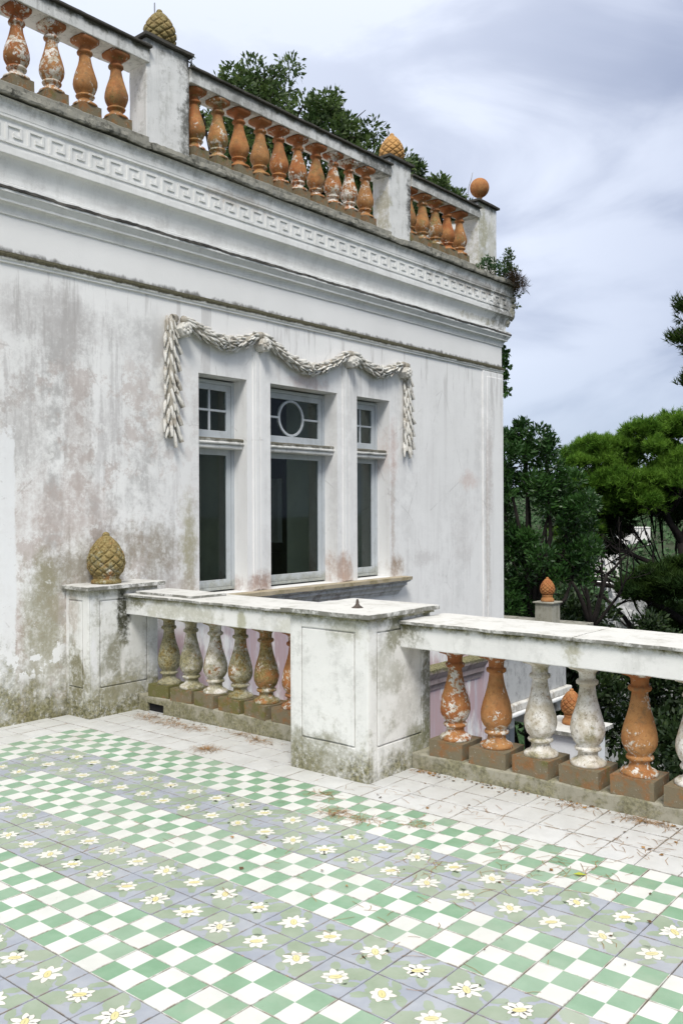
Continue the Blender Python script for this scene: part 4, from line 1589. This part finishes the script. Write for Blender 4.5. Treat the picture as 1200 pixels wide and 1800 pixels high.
q.box(-5.20, -4.84, 9.25, 9.61, .061, .085)
q.build('cap', M_farpier, sp_, bevel=.005, rough=.004, cell=.06)
pinecone((-5.02, 9.43, .085), 'small bright orange pine cone on the squat stone post before the dark trees', (.04, .0, .0, 1), base=base2_me, zb=.155, sc=.78)
gp = thing('garden_pier', (-2.76, 5.62, -6.0), 'white lower garden pier with a speckled slab, seen between the balusters', 'pier')
q = MB()
q.box(-3.03, -2.49, 5.33, 5.90, -6.2, -.935)
q.build('shaft', make_aged('white_garden_pier', (0.78, 0.79, 0.80), .35, 0, seed=31.0, speck=.3), gp, bevel=.006, rough=.004, cell=.12)
q = MB()
q.box(-3.10, -2.42, 5.26, 5.97, -.934, -.88)
q.build('cap', M_slab, gp, bevel=.006, rough=.004, cell=.07)
pinecone((-2.79, 5.66, -.88), 'orange pine cone on the garden pier half hidden behind a white baluster', (.10, .05, .3, 1), base=base2_me, zb=.155, sc=.80)

# ------------------------------------------------------------------ foliage


def leaves(centres, radii, count, size, seed, lift=.3, aspect=.42, shell=.55):
    """count leaf quads (folded rhombs) spread through lumpy clusters"""
    rs_ = np.random.RandomState(seed)
    centres = np.asarray(centres, float)
    radii = np.asarray(radii, float)
    wts = radii ** 2
    idx = rs_.choice(len(centres), count, p=wts / wts.sum())
    d = rs_.normal(size=(count, 3))
    d /= np.linalg.norm(d, axis=1)[:, None]
    rr = (shell + (1 - shell) * rs_.rand(count)) ** .8
    P = centres[idx] + d * (radii[idx] * rr)[:, None] * np.array([1, 1, .8])
    dirv = d + rs_.normal(size=(count, 3)) * .7 + np.array([0, 0, lift])
    dirv /= np.linalg.norm(dirv, axis=1)[:, None]
    side = np.cross(dirv, rs_.normal(size=(count, 3)))
    side /= np.linalg.norm(side, axis=1)[:, None]
    s_ = size * rs_.uniform(.65, 1.3, count)[:, None]
    a = P
    b = P + dirv * s_ * .5 + side * s_ * aspect * .5
    c_ = P + dirv * s_
    e = P + dirv * s_ * .5 - side * s_ * aspect * .5
    V = np.stack([a, b, c_, e], 1).reshape(-1, 3)
    F = np.arange(count * 4).reshape(-1, 4)
    return V, F


def tufts(centres, normals, size, n, seed):
    """pine shoots: each a spray of thin needle blades"""
    rs_ = np.random.RandomState(seed)
    m = len(centres)
    c_ = np.repeat(centres, n, 0)
    nn = np.repeat(normals, n, 0)
    d = nn + rs_.normal(size=(m * n, 3)) * .55
    d /= np.linalg.norm(d, axis=1)[:, None]
    side = np.cross(d, rs_.normal(size=(m * n, 3)))
    side /= np.linalg.norm(side, axis=1)[:, None]
    L = size * rs_.uniform(.7, 1.25, (m * n, 1))
    w_ = L * .07
    base = c_ + nn * rs_.uniform(-.3, .5, (m * n, 1)) * size
    V = np.stack([base - side * w_, base + side * w_, base + d * L], 1).reshape(-1, 3)
    F = np.arange(m * n * 3).reshape(-1, 3)
    return V, F


def limb(mb, p, d, L, r, depth, rs_, tips, spread=.7, up=.15, nseg=5):
    pts, rad = [Vector(p)], [r]
    dd_ = Vector(d).normalized()
    for k in range(nseg):
        dd_ = (dd_ + Vector(rs_.normal(size=3)) * .16 + Vector((0, 0, up * .3))).normalized()
        pts.append(pts[-1] + dd_ * (L / nseg))
        rad.append(r * (1 - .55 * (k + 1) / nseg))
    mb.tube(pts, rad, 7 if r > .05 else 5)
    if depth == 0:
        tips.append((pts[-1], dd_))
        tips.append((pts[-2], dd_))
        return
    for k in range(2 + int(rs_.rand() < .6)):
        nd = (dd_ + Vector(rs_.normal(size=3)) * spread + Vector((0, 0, up))).normalized()
        at_ = pts[-1] if k == 0 else pts[max(1, int(rs_.randint(2, nseg + 1)))]
        limb(mb, at_, nd, L * rs_.uniform(.55, .8), r * .48, depth - 1, rs_, tips, spread, up, nseg)


def broad_tree(name, label, base, top_h, clusters, count, leaf, mat, seed, group, trunk_r=.16, lift=.3, aspect=.45, sub=7):
    """clusters: list of (x, y, z, r) big lobes; each breaks into smaller clumps"""
    rs_ = np.random.RandomState(seed)
    t = thing(name, base, label, 'tree', group)
    mb = MB()
    ctr = Vector((sum(c_[0] for c_ in clusters) / len(clusters), sum(c_[1] for c_ in clusters) / len(clusters), min(c_[2] - c_[3] * .6 for c_ in clusters)))
    b = Vector(base)
    pts = [b + (ctr - b) * (k / 5) + Vector(rs_.normal(size=3)) * .06 * (k > 0) for k in range(6)]
    mb.tube(pts, [trunk_r * (1 - .1 * k) for k in range(6)], 8)
    for (x, y, z, r) in clusters:
        e = Vector((x, y, z))
        m_ = (ctr + e) / 2 + Vector(rs_.normal(size=3)) * .2
        mb.tube([ctr, m_, e, e + Vector((0, 0, r * .5))], [trunk_r * .45, trunk_r * .3, trunk_r * .17, .012], 6)
        for k in range(5):
            d = Vector(rs_.normal(size=3)).normalized() * r * .85
            mb.tube([e, e + d * .5 + Vector((0, 0, .1 * r)), e + d], [trunk_r * .13, trunk_r * .09, .006], 5)
    mb.build('trunk', M_bark, t, smooth=True)
    cs, rr = [], []
    for (x, y, z, r) in clusters:
        for k in range(sub):
            d = rs_.normal(size=3)
            d /= np.linalg.norm(d)
            q_ = r * rs_.uniform(.35, .95)
            cs.append((x + d[0] * q_, y + d[1] * q_, z + d[2] * q_ * .9))
            rr.append(r * rs_.uniform(.22, .45))
    V, F = leaves(cs, rr, count, leaf, seed + 1, lift, aspect, .35)
    o = link('crown', np_mesh('crown', V - np.array(base), F, mat), t, base)
    return t


# trees behind the roof
broad_tree('holm_oak', 'leafy oak rising highest behind the middle of the roof balustrade', (-11.4, 9.0, -6), 0,
           [(-11.0, 8.85, 9.2, 1.1), (-10.95, 8.85, 10.2, .75), (-10.5, 9.25, 9.3, .7), (-11.4, 8.5, 9.75, .7), (-10.9, 9.0, 8.0, 1.3), (-11.7, 8.3, 8.6, 1.0), (-11.95, 8.1, 9.55, .4), (-10.4, 9.4, 8.3, 1.0)], 15000, .12, M_oak, 21, 'oaks behind the roof', sub=10)
broad_tree('holm_oak', 'rounded oak just left of the middle roof pine cone', (-10.2, 10.2, -6), 0,
           [(-9.75, 9.9, 9.15, .9), (-9.5, 10.1, 8.6, 1.0), (-9.95, 9.7, 9.6, .55), (-9.15, 10.4, 8.3, .9), (-10.0, 9.6, 8.0, 1.1), (-9.2, 10.4, 8.75, .5), (-9.3, 10.2, 7.6, 1.0)], 13000, .12, M_oak, 31, 'oaks behind the roof', sub=10)
broad_tree('holm_oak', 'small oak top between the middle pine cone and the ball finial', (-9.8, 12.7, -6), 0,
           [(-9.75, 12.55, 8.85, .6), (-9.45, 12.8, 8.65, .55), (-9.9, 12.4, 9.2, .42), (-9.15, 13.0, 8.25, .55), (-9.6, 12.8, 8.0, .9)], 9000, .12, M_oak, 41, 'oaks behind the roof', sub=9)

# glossy dark evergreen against the house corner
broad_tree('bay_tree', 'dark glossy evergreen tree against the right house corner', (-6.3, 12.0, -6), 0,
           [(-6.9, 11.2, 2.1, .75), (-6.45, 11.4, 2.45, .7), (-6.05, 11.7, 1.9, .75), (-6.9, 11.2, .9, .9), (-6.2, 11.7, .8, .85), (-5.85, 11.95, 1.4, .55), (-7.0, 11.3, -.3, .8), (-6.5, 11.3, 3.0, .32), (-6.15, 11.6, 2.75, .28), (-6.85, 11.1, 2.9, .3), (-5.75, 12.1, .6, .5)],
           30000, .105, M_bay, 51, None, .13, .7, .36, 12)
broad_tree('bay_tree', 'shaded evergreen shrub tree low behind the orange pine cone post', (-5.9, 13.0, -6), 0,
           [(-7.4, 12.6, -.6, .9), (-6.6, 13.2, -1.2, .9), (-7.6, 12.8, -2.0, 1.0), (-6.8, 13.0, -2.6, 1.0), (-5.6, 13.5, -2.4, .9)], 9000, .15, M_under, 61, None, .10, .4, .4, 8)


def pine_tree(name, label, base, hub, limbs, lobes, ntuft, tsize, seed, group, mat=None):
    """bent trunk, bare limbs, flat-topped crown made of lobes (x, y, z, rx, rz)"""
    rs_ = np.random.RandomState(seed)
    t = thing(name, base, label, 'tree', group)
    mb = MB()
    b, h_ = Vector(base), Vector(hub)
    pts = [b, b + (h_ - b) * .35 + Vector((.3, .1, 0)), b + (h_ - b) * .7 + Vector((.15, -.05, 0)), h_]
    mb.tube(pts, [.26, .22, .18, .15], 9)
    tips = []
    joints_ = [h_]
    for l_ in limbs:
        P0 = h_ if l_[0] is None else pts[0] + (h_ - pts[0]) * l_[0]
        ctl = [Vector(P0)] + [Vector(q_) for q_ in l_[1:]]
        fine_, rad = [], []
        for k in range(len(ctl) - 1):
            for s_ in range(4):
                u = s_ / 4
                fine_.append(ctl[k].lerp(ctl[k + 1], u) + Vector(rs_.normal(size=3)) * .03)
                rad.append(.11 * (1 - .8 * (k + u) / (len(ctl) - 1)))
        fine_.append(ctl[-1])
        rad.append(.02)
        joints_ += fine_[2:]
        mb.tube(fine_, rad, 7)
        for k in range(3, len(fine_), 2):
            for _ in range(2):
                d = Vector(rs_.normal(size=3)) + Vector((0, 0, .5))
                limb(mb, fine_[k], d, rs_.uniform(.5, 1.1), rad[k] * .45 + .006, 1, rs_, tips, .6, .25, 4)
    for (x, y, z, rx, rz) in lobes[::4]:
        e = Vector((x, y, z - rz * .6))
        jn = min(joints_, key=lambda q_: (q_ - e).length + max(0, q_.z - e.z) * 3)
        m_ = jn.lerp(e, .5) + Vector((0, 0, -.12)) + Vector(rs_.normal(size=3)) * .12
        mb.tube([jn, jn.lerp(m_, .5) + Vector(rs_.normal(size=3)) * .04, m_, m_.lerp(e, .5) + Vector(rs_.normal(size=3)) * .05, e], [.032, .028, .022, .016, .010], 5)
        for k in range(6):
            d = Vector((rs_.normal() * rx * .5, rs_.normal() * rx * .5, abs(rs_.normal()) * rz * .4))
            mb.tube([m_.lerp(e, rs_.rand()), e + d * .5, e + d], [.02, .014, .005], 5)
    mb.build('trunk', M_bark, t, smooth=True)
    L = np.array(lobes)
    wts = L[:, 3] ** 2
    idx = rs_.choice(len(L), ntuft, p=wts / wts.sum())
    d = rs_.normal(size=(ntuft, 3))
    d /= np.linalg.norm(d, axis=1)[:, None]
    d[:, 2] = np.where(rs_.rand(ntuft) < .8, np.abs(d[:, 2]), d[:, 2])
    rr = rs_.uniform(.6, 1.0, ntuft) * (1 + .16 * np.sin(d[:, 0] * 7 + idx) + .12 * np.sin(d[:, 1] * 11 + idx * 2))
    P = L[idx][:, :3] + d * np.stack([L[idx, 3], L[idx, 3], L[idx, 4]], 1) * rr[:, None]
    nn = d * np.array([.5, .5, .7]) + np.array([0, 0, .55])
    nn /= np.linalg.norm(nn, axis=1)[:, None]
    V, F = tufts(P, nn, tsize, 16, seed + 5)
    link('crown', np_mesh('crown', V - np.array(base), F, mat or M_pine), t, base)
    return t


def lobe_bank(spec, seed, n, rx, rz):
    r_ = np.random.RandomState(seed)
    out = []
    for (x, y, z, R_, Z_) in spec:
        for k in range(n):
            a, q_ = r_.uniform(0, 6.28), math.sqrt(r_.rand())
            out.append((x + math.cos(a) * q_ * R_, y + math.sin(a) * q_ * R_, z + Z_ * math.sqrt(max(0, 1 - q_ * q_)) * r_.uniform(.2, 1.0), rx * r_.uniform(.7, 1.3), rz * r_.uniform(.7, 1.3)))
    return out


pine_tree('umbrella_pine', 'bright green umbrella pine with bare dark limbs at the right edge', (-6.2, 22.8, -9), (-7.2, 22.0, .6),
          [(None, (-7.9, 21.6, 1.9), (-8.4, 21.3, 2.7)), (None, (-6.9, 22.4, 2.0), (-6.6, 22.8, 3.2)), (.86, (-8.2, 21.4, .2), (-9.2, 20.8, .6)), (.75, (-8.2, 21.3, -.9), (-9.0, 20.8, -.6), (-9.9, 20.2, -.45)),
           (.66, (-8.1, 21.3, -2.3), (-9.0, 20.8, -1.0), (-10.2, 20.0, -.9)), (None, (-7.6, 21.5, 1.6), (-8.6, 20.6, 1.9), (-9.6, 20.1, 2.2))],
          lobe_bank([(-9.2, 20.8, 2.7, 1.0, .9), (-8.0, 21.6, 2.8, 1.3, 1.3), (-6.8, 22.5, 3.0, 1.4, 1.5), (-5.6, 23.6, 3.2, 1.5, 1.5), (-8.7, 20.6, 2.1, 1.0, .5), (-7.6, 21.5, 2.1, 1.1, .6), (-9.3, 20.6, 1.9, .8, .6), (-9.0, 20.7, 1.55, .8, .4), (-8.2, 21.0, 1.7, .9, .4), (-6.6, 22.3, 2.4, 1.2, .5)], 4, 20, .34, .30)
          + [(-9.7, 20.1, 1.5, .55, .40), (-9.4, 20.3, 1.75, .5, .35), (-9.7, 20.3, 1.15, .4, .3), (-9.9, 20.0, .8, .4, .25), (-9.3, 20.4, .95, .45, .3)], 26000, .145, 71, 'pines beyond the terrace')
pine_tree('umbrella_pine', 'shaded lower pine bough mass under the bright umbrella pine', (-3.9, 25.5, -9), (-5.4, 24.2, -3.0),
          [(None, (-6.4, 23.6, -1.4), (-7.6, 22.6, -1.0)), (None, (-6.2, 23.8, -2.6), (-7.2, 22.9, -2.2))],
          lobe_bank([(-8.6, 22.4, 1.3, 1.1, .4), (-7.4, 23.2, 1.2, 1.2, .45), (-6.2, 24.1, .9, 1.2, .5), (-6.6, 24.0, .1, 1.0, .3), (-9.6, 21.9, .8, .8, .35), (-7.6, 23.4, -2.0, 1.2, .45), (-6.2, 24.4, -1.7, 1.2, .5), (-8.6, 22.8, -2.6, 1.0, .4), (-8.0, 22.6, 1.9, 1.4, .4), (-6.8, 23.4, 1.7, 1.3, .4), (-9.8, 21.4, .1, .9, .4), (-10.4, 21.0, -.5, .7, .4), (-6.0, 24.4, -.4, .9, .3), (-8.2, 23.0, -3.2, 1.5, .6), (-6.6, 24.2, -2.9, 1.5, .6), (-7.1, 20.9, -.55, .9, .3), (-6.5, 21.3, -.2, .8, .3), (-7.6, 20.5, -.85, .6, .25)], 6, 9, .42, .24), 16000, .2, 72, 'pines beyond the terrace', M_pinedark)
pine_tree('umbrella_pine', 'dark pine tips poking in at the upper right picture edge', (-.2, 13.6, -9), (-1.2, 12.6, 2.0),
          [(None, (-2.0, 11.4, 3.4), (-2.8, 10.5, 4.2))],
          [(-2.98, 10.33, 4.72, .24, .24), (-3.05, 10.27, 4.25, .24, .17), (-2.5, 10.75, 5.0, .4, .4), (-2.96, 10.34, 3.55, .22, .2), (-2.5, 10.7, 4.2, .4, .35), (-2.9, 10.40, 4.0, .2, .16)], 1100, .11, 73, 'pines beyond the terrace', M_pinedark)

# bare twiggy tree
tw = thing('bare_tree', (-6.25, 14.0, -6.5), 'black leafless twiggy tree forking in front of the pines', 'tree')
rs_ = np.random.RandomState(5)
mb = MB()
tips = []
mb.tube([(-6.2, 14.05, -6.5), (-6.25, 14.0, -3), (-6.33, 14.0, -.9)], [.16, .13, .10], 8)
for d, L, r in (((-.45, -.4, .9), 1.1, .07), ((.15, .12, 1), 1.2, .075), ((-.1, -.1, 1), 1.1, .06), ((.5, .4, .75), 1.0, .05)):
    limb(mb, (-6.33, 14.0, -.95), d, L, r, 3, rs_, tips, .42, .28, 4)
mb.build('trunk', M_bark, tw, smooth=True)

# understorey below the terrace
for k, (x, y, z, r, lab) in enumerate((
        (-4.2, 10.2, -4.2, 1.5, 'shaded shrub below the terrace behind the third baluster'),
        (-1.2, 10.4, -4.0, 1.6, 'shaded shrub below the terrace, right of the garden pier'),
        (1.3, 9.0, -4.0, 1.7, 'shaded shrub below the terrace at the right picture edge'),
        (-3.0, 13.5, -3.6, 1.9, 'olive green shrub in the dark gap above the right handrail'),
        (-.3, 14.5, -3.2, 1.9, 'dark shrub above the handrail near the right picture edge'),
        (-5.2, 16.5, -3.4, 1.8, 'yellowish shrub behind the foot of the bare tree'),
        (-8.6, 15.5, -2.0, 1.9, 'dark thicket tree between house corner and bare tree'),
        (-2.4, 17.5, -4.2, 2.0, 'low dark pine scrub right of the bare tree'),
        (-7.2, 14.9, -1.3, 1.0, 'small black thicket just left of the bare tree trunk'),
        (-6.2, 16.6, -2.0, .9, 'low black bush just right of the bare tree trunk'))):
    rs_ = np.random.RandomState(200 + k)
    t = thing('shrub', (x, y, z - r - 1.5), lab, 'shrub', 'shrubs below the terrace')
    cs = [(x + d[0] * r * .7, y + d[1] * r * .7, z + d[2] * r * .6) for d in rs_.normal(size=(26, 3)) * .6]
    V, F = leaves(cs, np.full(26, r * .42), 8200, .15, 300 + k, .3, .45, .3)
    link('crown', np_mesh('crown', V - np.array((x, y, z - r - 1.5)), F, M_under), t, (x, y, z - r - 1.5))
    mb = MB()
    for q_ in range(5):
        e = Vector(cs[q_])
        mb.tube([(x, y, z - r - 1.6), ((x + e.x) / 2, (y + e.y) / 2, z - r * .6), e], [.07, .05, .02], 5)
    mb.build('stems', M_bark, t)

# plants rooted in the cornice and ivy at the corner
def small_plant(name, lab, loc, cs, rr, n, sz, mat, seed, asp=.5, cat='plant'):
    t = thing(name, loc, lab, cat)
    V, F = leaves(cs, rr, n, sz, seed, .4, asp, .1)
    link('foliage', np_mesh('foliage', V - np.array(loc), F, mat), t, loc)
    mb = MB()
    for c_ in cs:
        mb.tube([loc, (Vector(loc) + Vector(c_)) / 2 + Vector((.01, .01, .03)), c_], [.007, .005, .002], 4)
    mb.build('stems', M_bark, t)


small_plant('weed', 'low weed sprouting along the cornice below the ball finial', (-4.5, 6.75, 4.83),
            [(-4.47, 6.45, 4.89), (-4.47, 6.60, 4.95), (-4.46, 6.75, 4.99), (-4.47, 6.9, 4.95), (-4.46, 7.02, 4.90), (-4.5, 6.7, 5.06)], [.06, .09, .10, .10, .08, .05], 420, .045, M_bay, 81)
small_plant('weed', 'bushy weed standing on the broken cornice corner', (-4.45, 7.3, 4.83),
            [(-4.5, 7.20, 4.98), (-4.5, 7.22, 5.10), (-4.5, 7.25, 5.20), (-4.5, 7.28, 5.27), (-4.48, 7.34, 5.02), (-4.48, 7.38, 4.85), (-4.46, 7.40, 4.68), (-4.46, 7.40, 4.52)], [.11, .11, .09, .06, .09, .09, .08, .06], 680, .045, M_oak, 82)
small_plant('dry_tuft', 'brown dry grass tuft on the cornice corner', (-4.43, 7.25, 4.82), [(-4.40, 7.2, 4.86), (-4.40, 7.3, 4.82), (-4.38, 7.38, 4.76), (-4.42, 7.1, 4.84)], [.12, .13, .10, .09], 1500, .09, M_dry, 83, .06, 'grass')
small_plant('ivy', 'dark ivy hanging off the house corner below the cornice', (-4.75, 7.25, 4.0),
            [(-4.75, 7.36, 3.86), (-4.75, 7.40, 3.70), (-4.75, 7.35, 3.56), (-4.75, 7.48, 3.80), (-4.75, 7.38, 3.42), (-4.75, 7.45, 3.30), (-4.75, 7.60, 3.92), (-4.75, 7.62, 3.72), (-4.75, 7.55, 3.55), (-4.75, 7.66, 3.34)], [.11, .13, .12, .12, .11, .10, .06, .07, .09, .05], 900, .065, M_bay, 84, .8)
small_plant('weed', 'tiny sprig growing beside the nearest roof pier cap', (-4.7, 1.6, 5.80), [(-4.68, 1.6, 5.85), (-4.67, 1.58, 5.9)], [.03, .04], 60, .022, M_oak, 85)

# broken cornice corner
bk = MB()
rs_ = np.random.RandomState(3)
for (c_, s_) in (((-4.50, 7.36, 4.60), (.05, .06, .05)), ((-4.52, 7.35, 4.40), (.055, .075, .10)), ((-4.50, 7.38, 4.51), (.05, .05, .045)), ((-4.55, 7.30, 4.28), (.04, .06, .07))):
    n0 = len(bk.v)
    bm = bmesh.new()
    bmesh.ops.create_icosphere(bm, subdivisions=3, radius=1)
    vs = []
    for v in bm.verts:
        p = v.co * (1 + .35 * mnoise.noise(v.co * 2.3 + Vector(c_) * 9))
        vs.append((c_[0] + p.x * s_[0], c_[1] + p.y * s_[1], c_[2] + p.z * s_[2]))
    bk.add(vs, [tuple(v.index for v in f.verts) for f in bm.faces])
    bm.free()
bk.build('broken_masonry', M_farpier, villa)

# ------------------------------------------------------------------ far hillside
rs_ = np.random.RandomState(77)
cs, rr = [], []
for _ in range(4200):
    d = 75 + 640 * rs_.rand() ** 1.3
    l_ = rs_.uniform(-.05, .62) * d
    x = CAMX + FX * d + FY * l_
    y = CAMY + FY * d - FX * l_
    r = rs_.uniform(2.0, 4.6)
    cs.append((x, y, ground_z(x, y) + r * .35))
    rr.append(r)
V, F = leaves(cs, rr, 85000, 1.8, 78, .5, .8, .8)
tag(link('distant_wood', np_mesh('distant_wood', V, F, M_farleaf)), 'mass of far green trees covering the opposite hillside', 'wood', kind='stuff')


def far_house(loc, w_, d_, h_, mat, lab, storeys=2, cols_=3, rz=.3, flat=True):
    t = thing('house', loc, lab, 'house', 'houses on the far hillside')
    t.rotation_euler = (0, 0, rz)

    def pt(nm, mb, m):
        o = link(nm, mb.mesh(nm, m), t)
        o.location = (0, 0, 0)
        return o
    b = MB()
    b.box(-w_ / 2, w_ / 2, -d_ / 2, d_ / 2, -4, h_)
    wl_ = pt('wall', b, mat)
    b = MB()
    b.box(-w_ / 2 - .3, w_ / 2 + .3, -d_ / 2 - .3, d_ / 2 + .3, h_ + .005, h_ + .35)
    pt('roof', b, M_farwall if flat else M_farroof)
    for s_ in range(storeys):
        for k in range(cols_):
            b = MB()
            xx = -w_ / 2 + w_ * (k + .5) / cols_
            zz = h_ * (s_ + .3) / storeys
            b.box(xx - .5, xx + .5, -d_ / 2 - .06, -d_ / 2 - .01, zz, zz + 1.5)
            pt('window', b, M_farglass)
    return t


def hill(d, l):
    x, y = CAMX + FX * d + FY * l, CAMY + FY * d - FX * l
    return (x, y, ground_z(x, y))


for (d, l, w_, dp, h_, m_, lab, n_) in (
        (290, 91, 14, 8, 5.5, M_farwall, 'long low white house framed by pine limbs on the far hill', 5),
        (292, 100, 8, 8, 5.0, M_farwall2, 'cream house just right of the long white one on the far hill', 3),
        (420, 137, 15, 9, 9.0, M_farwall, 'tall white house above the others on the far hill', 4),
        (345, 101, 12, 8, 8.0, M_farwall, 'white house seen through the bare twigs on the far hill', 3)):
    p = hill(d, l)
    far_house((p[0], p[1], p[2] + 2), w_, dp, h_, m_, lab, 2, n_, .55)

# pale limestone outcrop below the pines
rk = MB()
for k in range(16):
    c0 = Vector((-21.4 + rs_.normal() * 1.5, 54.5 + rs_.normal() * 1.0, -8.4 + rs_.normal() * 1.3))
    bm = bmesh.new()
    bmesh.ops.create_icosphere(bm, subdivisions=4, radius=1)
    s_ = rs_.uniform(.6, 1.3)
    vs = []
    for v in bm.verts:
        n_ = .5 * mnoise.noise(v.co * 1.7 + c0) - .45 * abs(mnoise.noise(v.co * 3.5 + c0)) + .22 * abs(mnoise.noise(v.co * 9 + c0))
        p = v.co * s_ * (1 + n_)
        vs.append(tuple(c0 + Vector((p.x, p.y, p.z * 1.8))))
    rk.add(vs, [tuple(v.index for v in f.verts) for f in bm.faces])
    bm.free()
rk.box(-25, -18, 54.5, 60, -22, -9.5)
tag(rk.build('rock_outcrop', M_rock), 'pale craggy limestone outcrop under the pines, just above the handrail', 'rock')

# ------------------------------------------------------------------ litter on the terrace
rs_ = np.random.RandomState(9)
V, F = [], []


def needle(x, y, a, L, z=.0):
    base = len(V)
    c_, s_ = math.cos(a), math.sin(a)
    wv = .0011
    bend = rs_.uniform(-.012, .012)
    for k, (t, h_) in enumerate(((0, .001), (.5, .004 + z), (1, .0015))):
        px_, py_ = x + c_ * L * t - s_ * bend * math.sin(t * 3.14), y + s_ * L * t + c_ * bend * math.sin(t * 3.14)
        zz = fz(px_, py_) + h_ + z * .5
        V.append((px_ - s_ * wv, py_ + c_ * wv, zz))
        V.append((px_ + s_ * wv, py_ - c_ * wv, zz))
    F.append((base, base + 1, base + 3, base + 2))
    F.append((base + 2, base + 3, base + 5, base + 4))


for (x, y, sx, sy, n) in ((-3.97, .50, .10, .05, 60), (-3.68, .47, .11, .05, 80), (-3.40, .48, .10, .04, 55), (-2.84, .14, .06, .04, 80), (-2.95, .58, .08, .03, 40), (-2.72, .53, .10, .03, 50),
                          (-1.55, -.10, .06, .04, 30), (-1.28, -.32, .09, .05, 70), (-1.10, -.29, .06, .03, 25), (-1.36, .61, .05, .015, 25), (.06, .58, .10, .03, 70), (-.37, .59, .06, .02, 25), (-.84, .17, .10, .08, 10),
                          (-.21, -.17, .12, .12, 16), (.08, -.24, .10, .10, 14), (-.85, -.18, .05, .04, 22), (-.45, -.6, .2, .1, 16), (-.2, -.45, .25, .2, 18), (.2, .3, .25, .15, 26), (-.4, -1.1, .3, .2, 14), (-1.0, .2, .5, .2, 14), (.05, .15, .3, .2, 20)):
    for _ in range(int(n * 1.35)):
        needle(x + rs_.normal() * sx * .85, min(y + rs_.normal() * sy * .75, .635), rs_.uniform(0, 6.28), rs_.uniform(.04, .10), rs_.uniform(0, .008) if n > 40 else 0)
for _ in range(45):
    needle(rs_.uniform(-2.0, .9), rs_.uniform(-1.6, .6), rs_.uniform(0, 6.28), rs_.uniform(.03, .11))
V = [tuple(v) for v in V]
F = [tuple(f) for f in F]
mi_ = [0] * len(F)
for _ in range(230):
    if rs_.rand() < .6:
        x_, y_ = rs_.uniform(-1.4, 1.2), .635 - abs(rs_.normal()) * .05
    elif rs_.rand() < .6:
        x_, y_ = rs_.uniform(-4.2, -2.15), .635 - abs(rs_.normal()) * .07
    else:
        x_, y_ = rs_.uniform(-2.0, .8), rs_.uniform(-1.2, .5)
    a_, r_ = rs_.uniform(0, 6.28), rs_.uniform(.004, .016)
    b0_ = len(V)
    for k in range(4):
        q_ = a_ + k * 1.57 + rs_.uniform(-.4, .4)
        rr_ = r_ * rs_.uniform(.5, 1.2)
        V.append((x_ + rr_ * math.cos(q_), y_ + rr_ * math.sin(q_), fz(x_, y_) + rs_.uniform(.002, .009)))
    F.append((b0_, b0_ + 1, b0_ + 2, b0_ + 3))
    mi_.append(1 if rs_.rand() < .6 else 0)
tag(link('pine_needle_litter', np_mesh('pine_needle_litter', V, F, [M_needle, M_flake], mi_)), 'dry brown pine needles scattered over the tiled terrace', 'litter', kind='stuff')
lv = MB()
for (x, y, a) in ((.06, -.27, .4),):
    z = fz(x, y) + .004
    lv.add([(x, y, z), (x + .028 * math.cos(a + .5), y + .028 * math.sin(a + .5), z + .006), (x + .06 * math.cos(a), y + .06 * math.sin(a), z + .002), (x + .028 * math.cos(a - .5), y + .028 * math.sin(a - .5), z + .004)], [(0, 3, 2), (0, 2, 1)])
tag(lv.build('fallen_leaf', make_leaf('yellow_green_leaf', (.35, .42, .04), (.45, .5, .06))), 'single yellow-green leaf fallen on the checkered tiles', 'leaf')
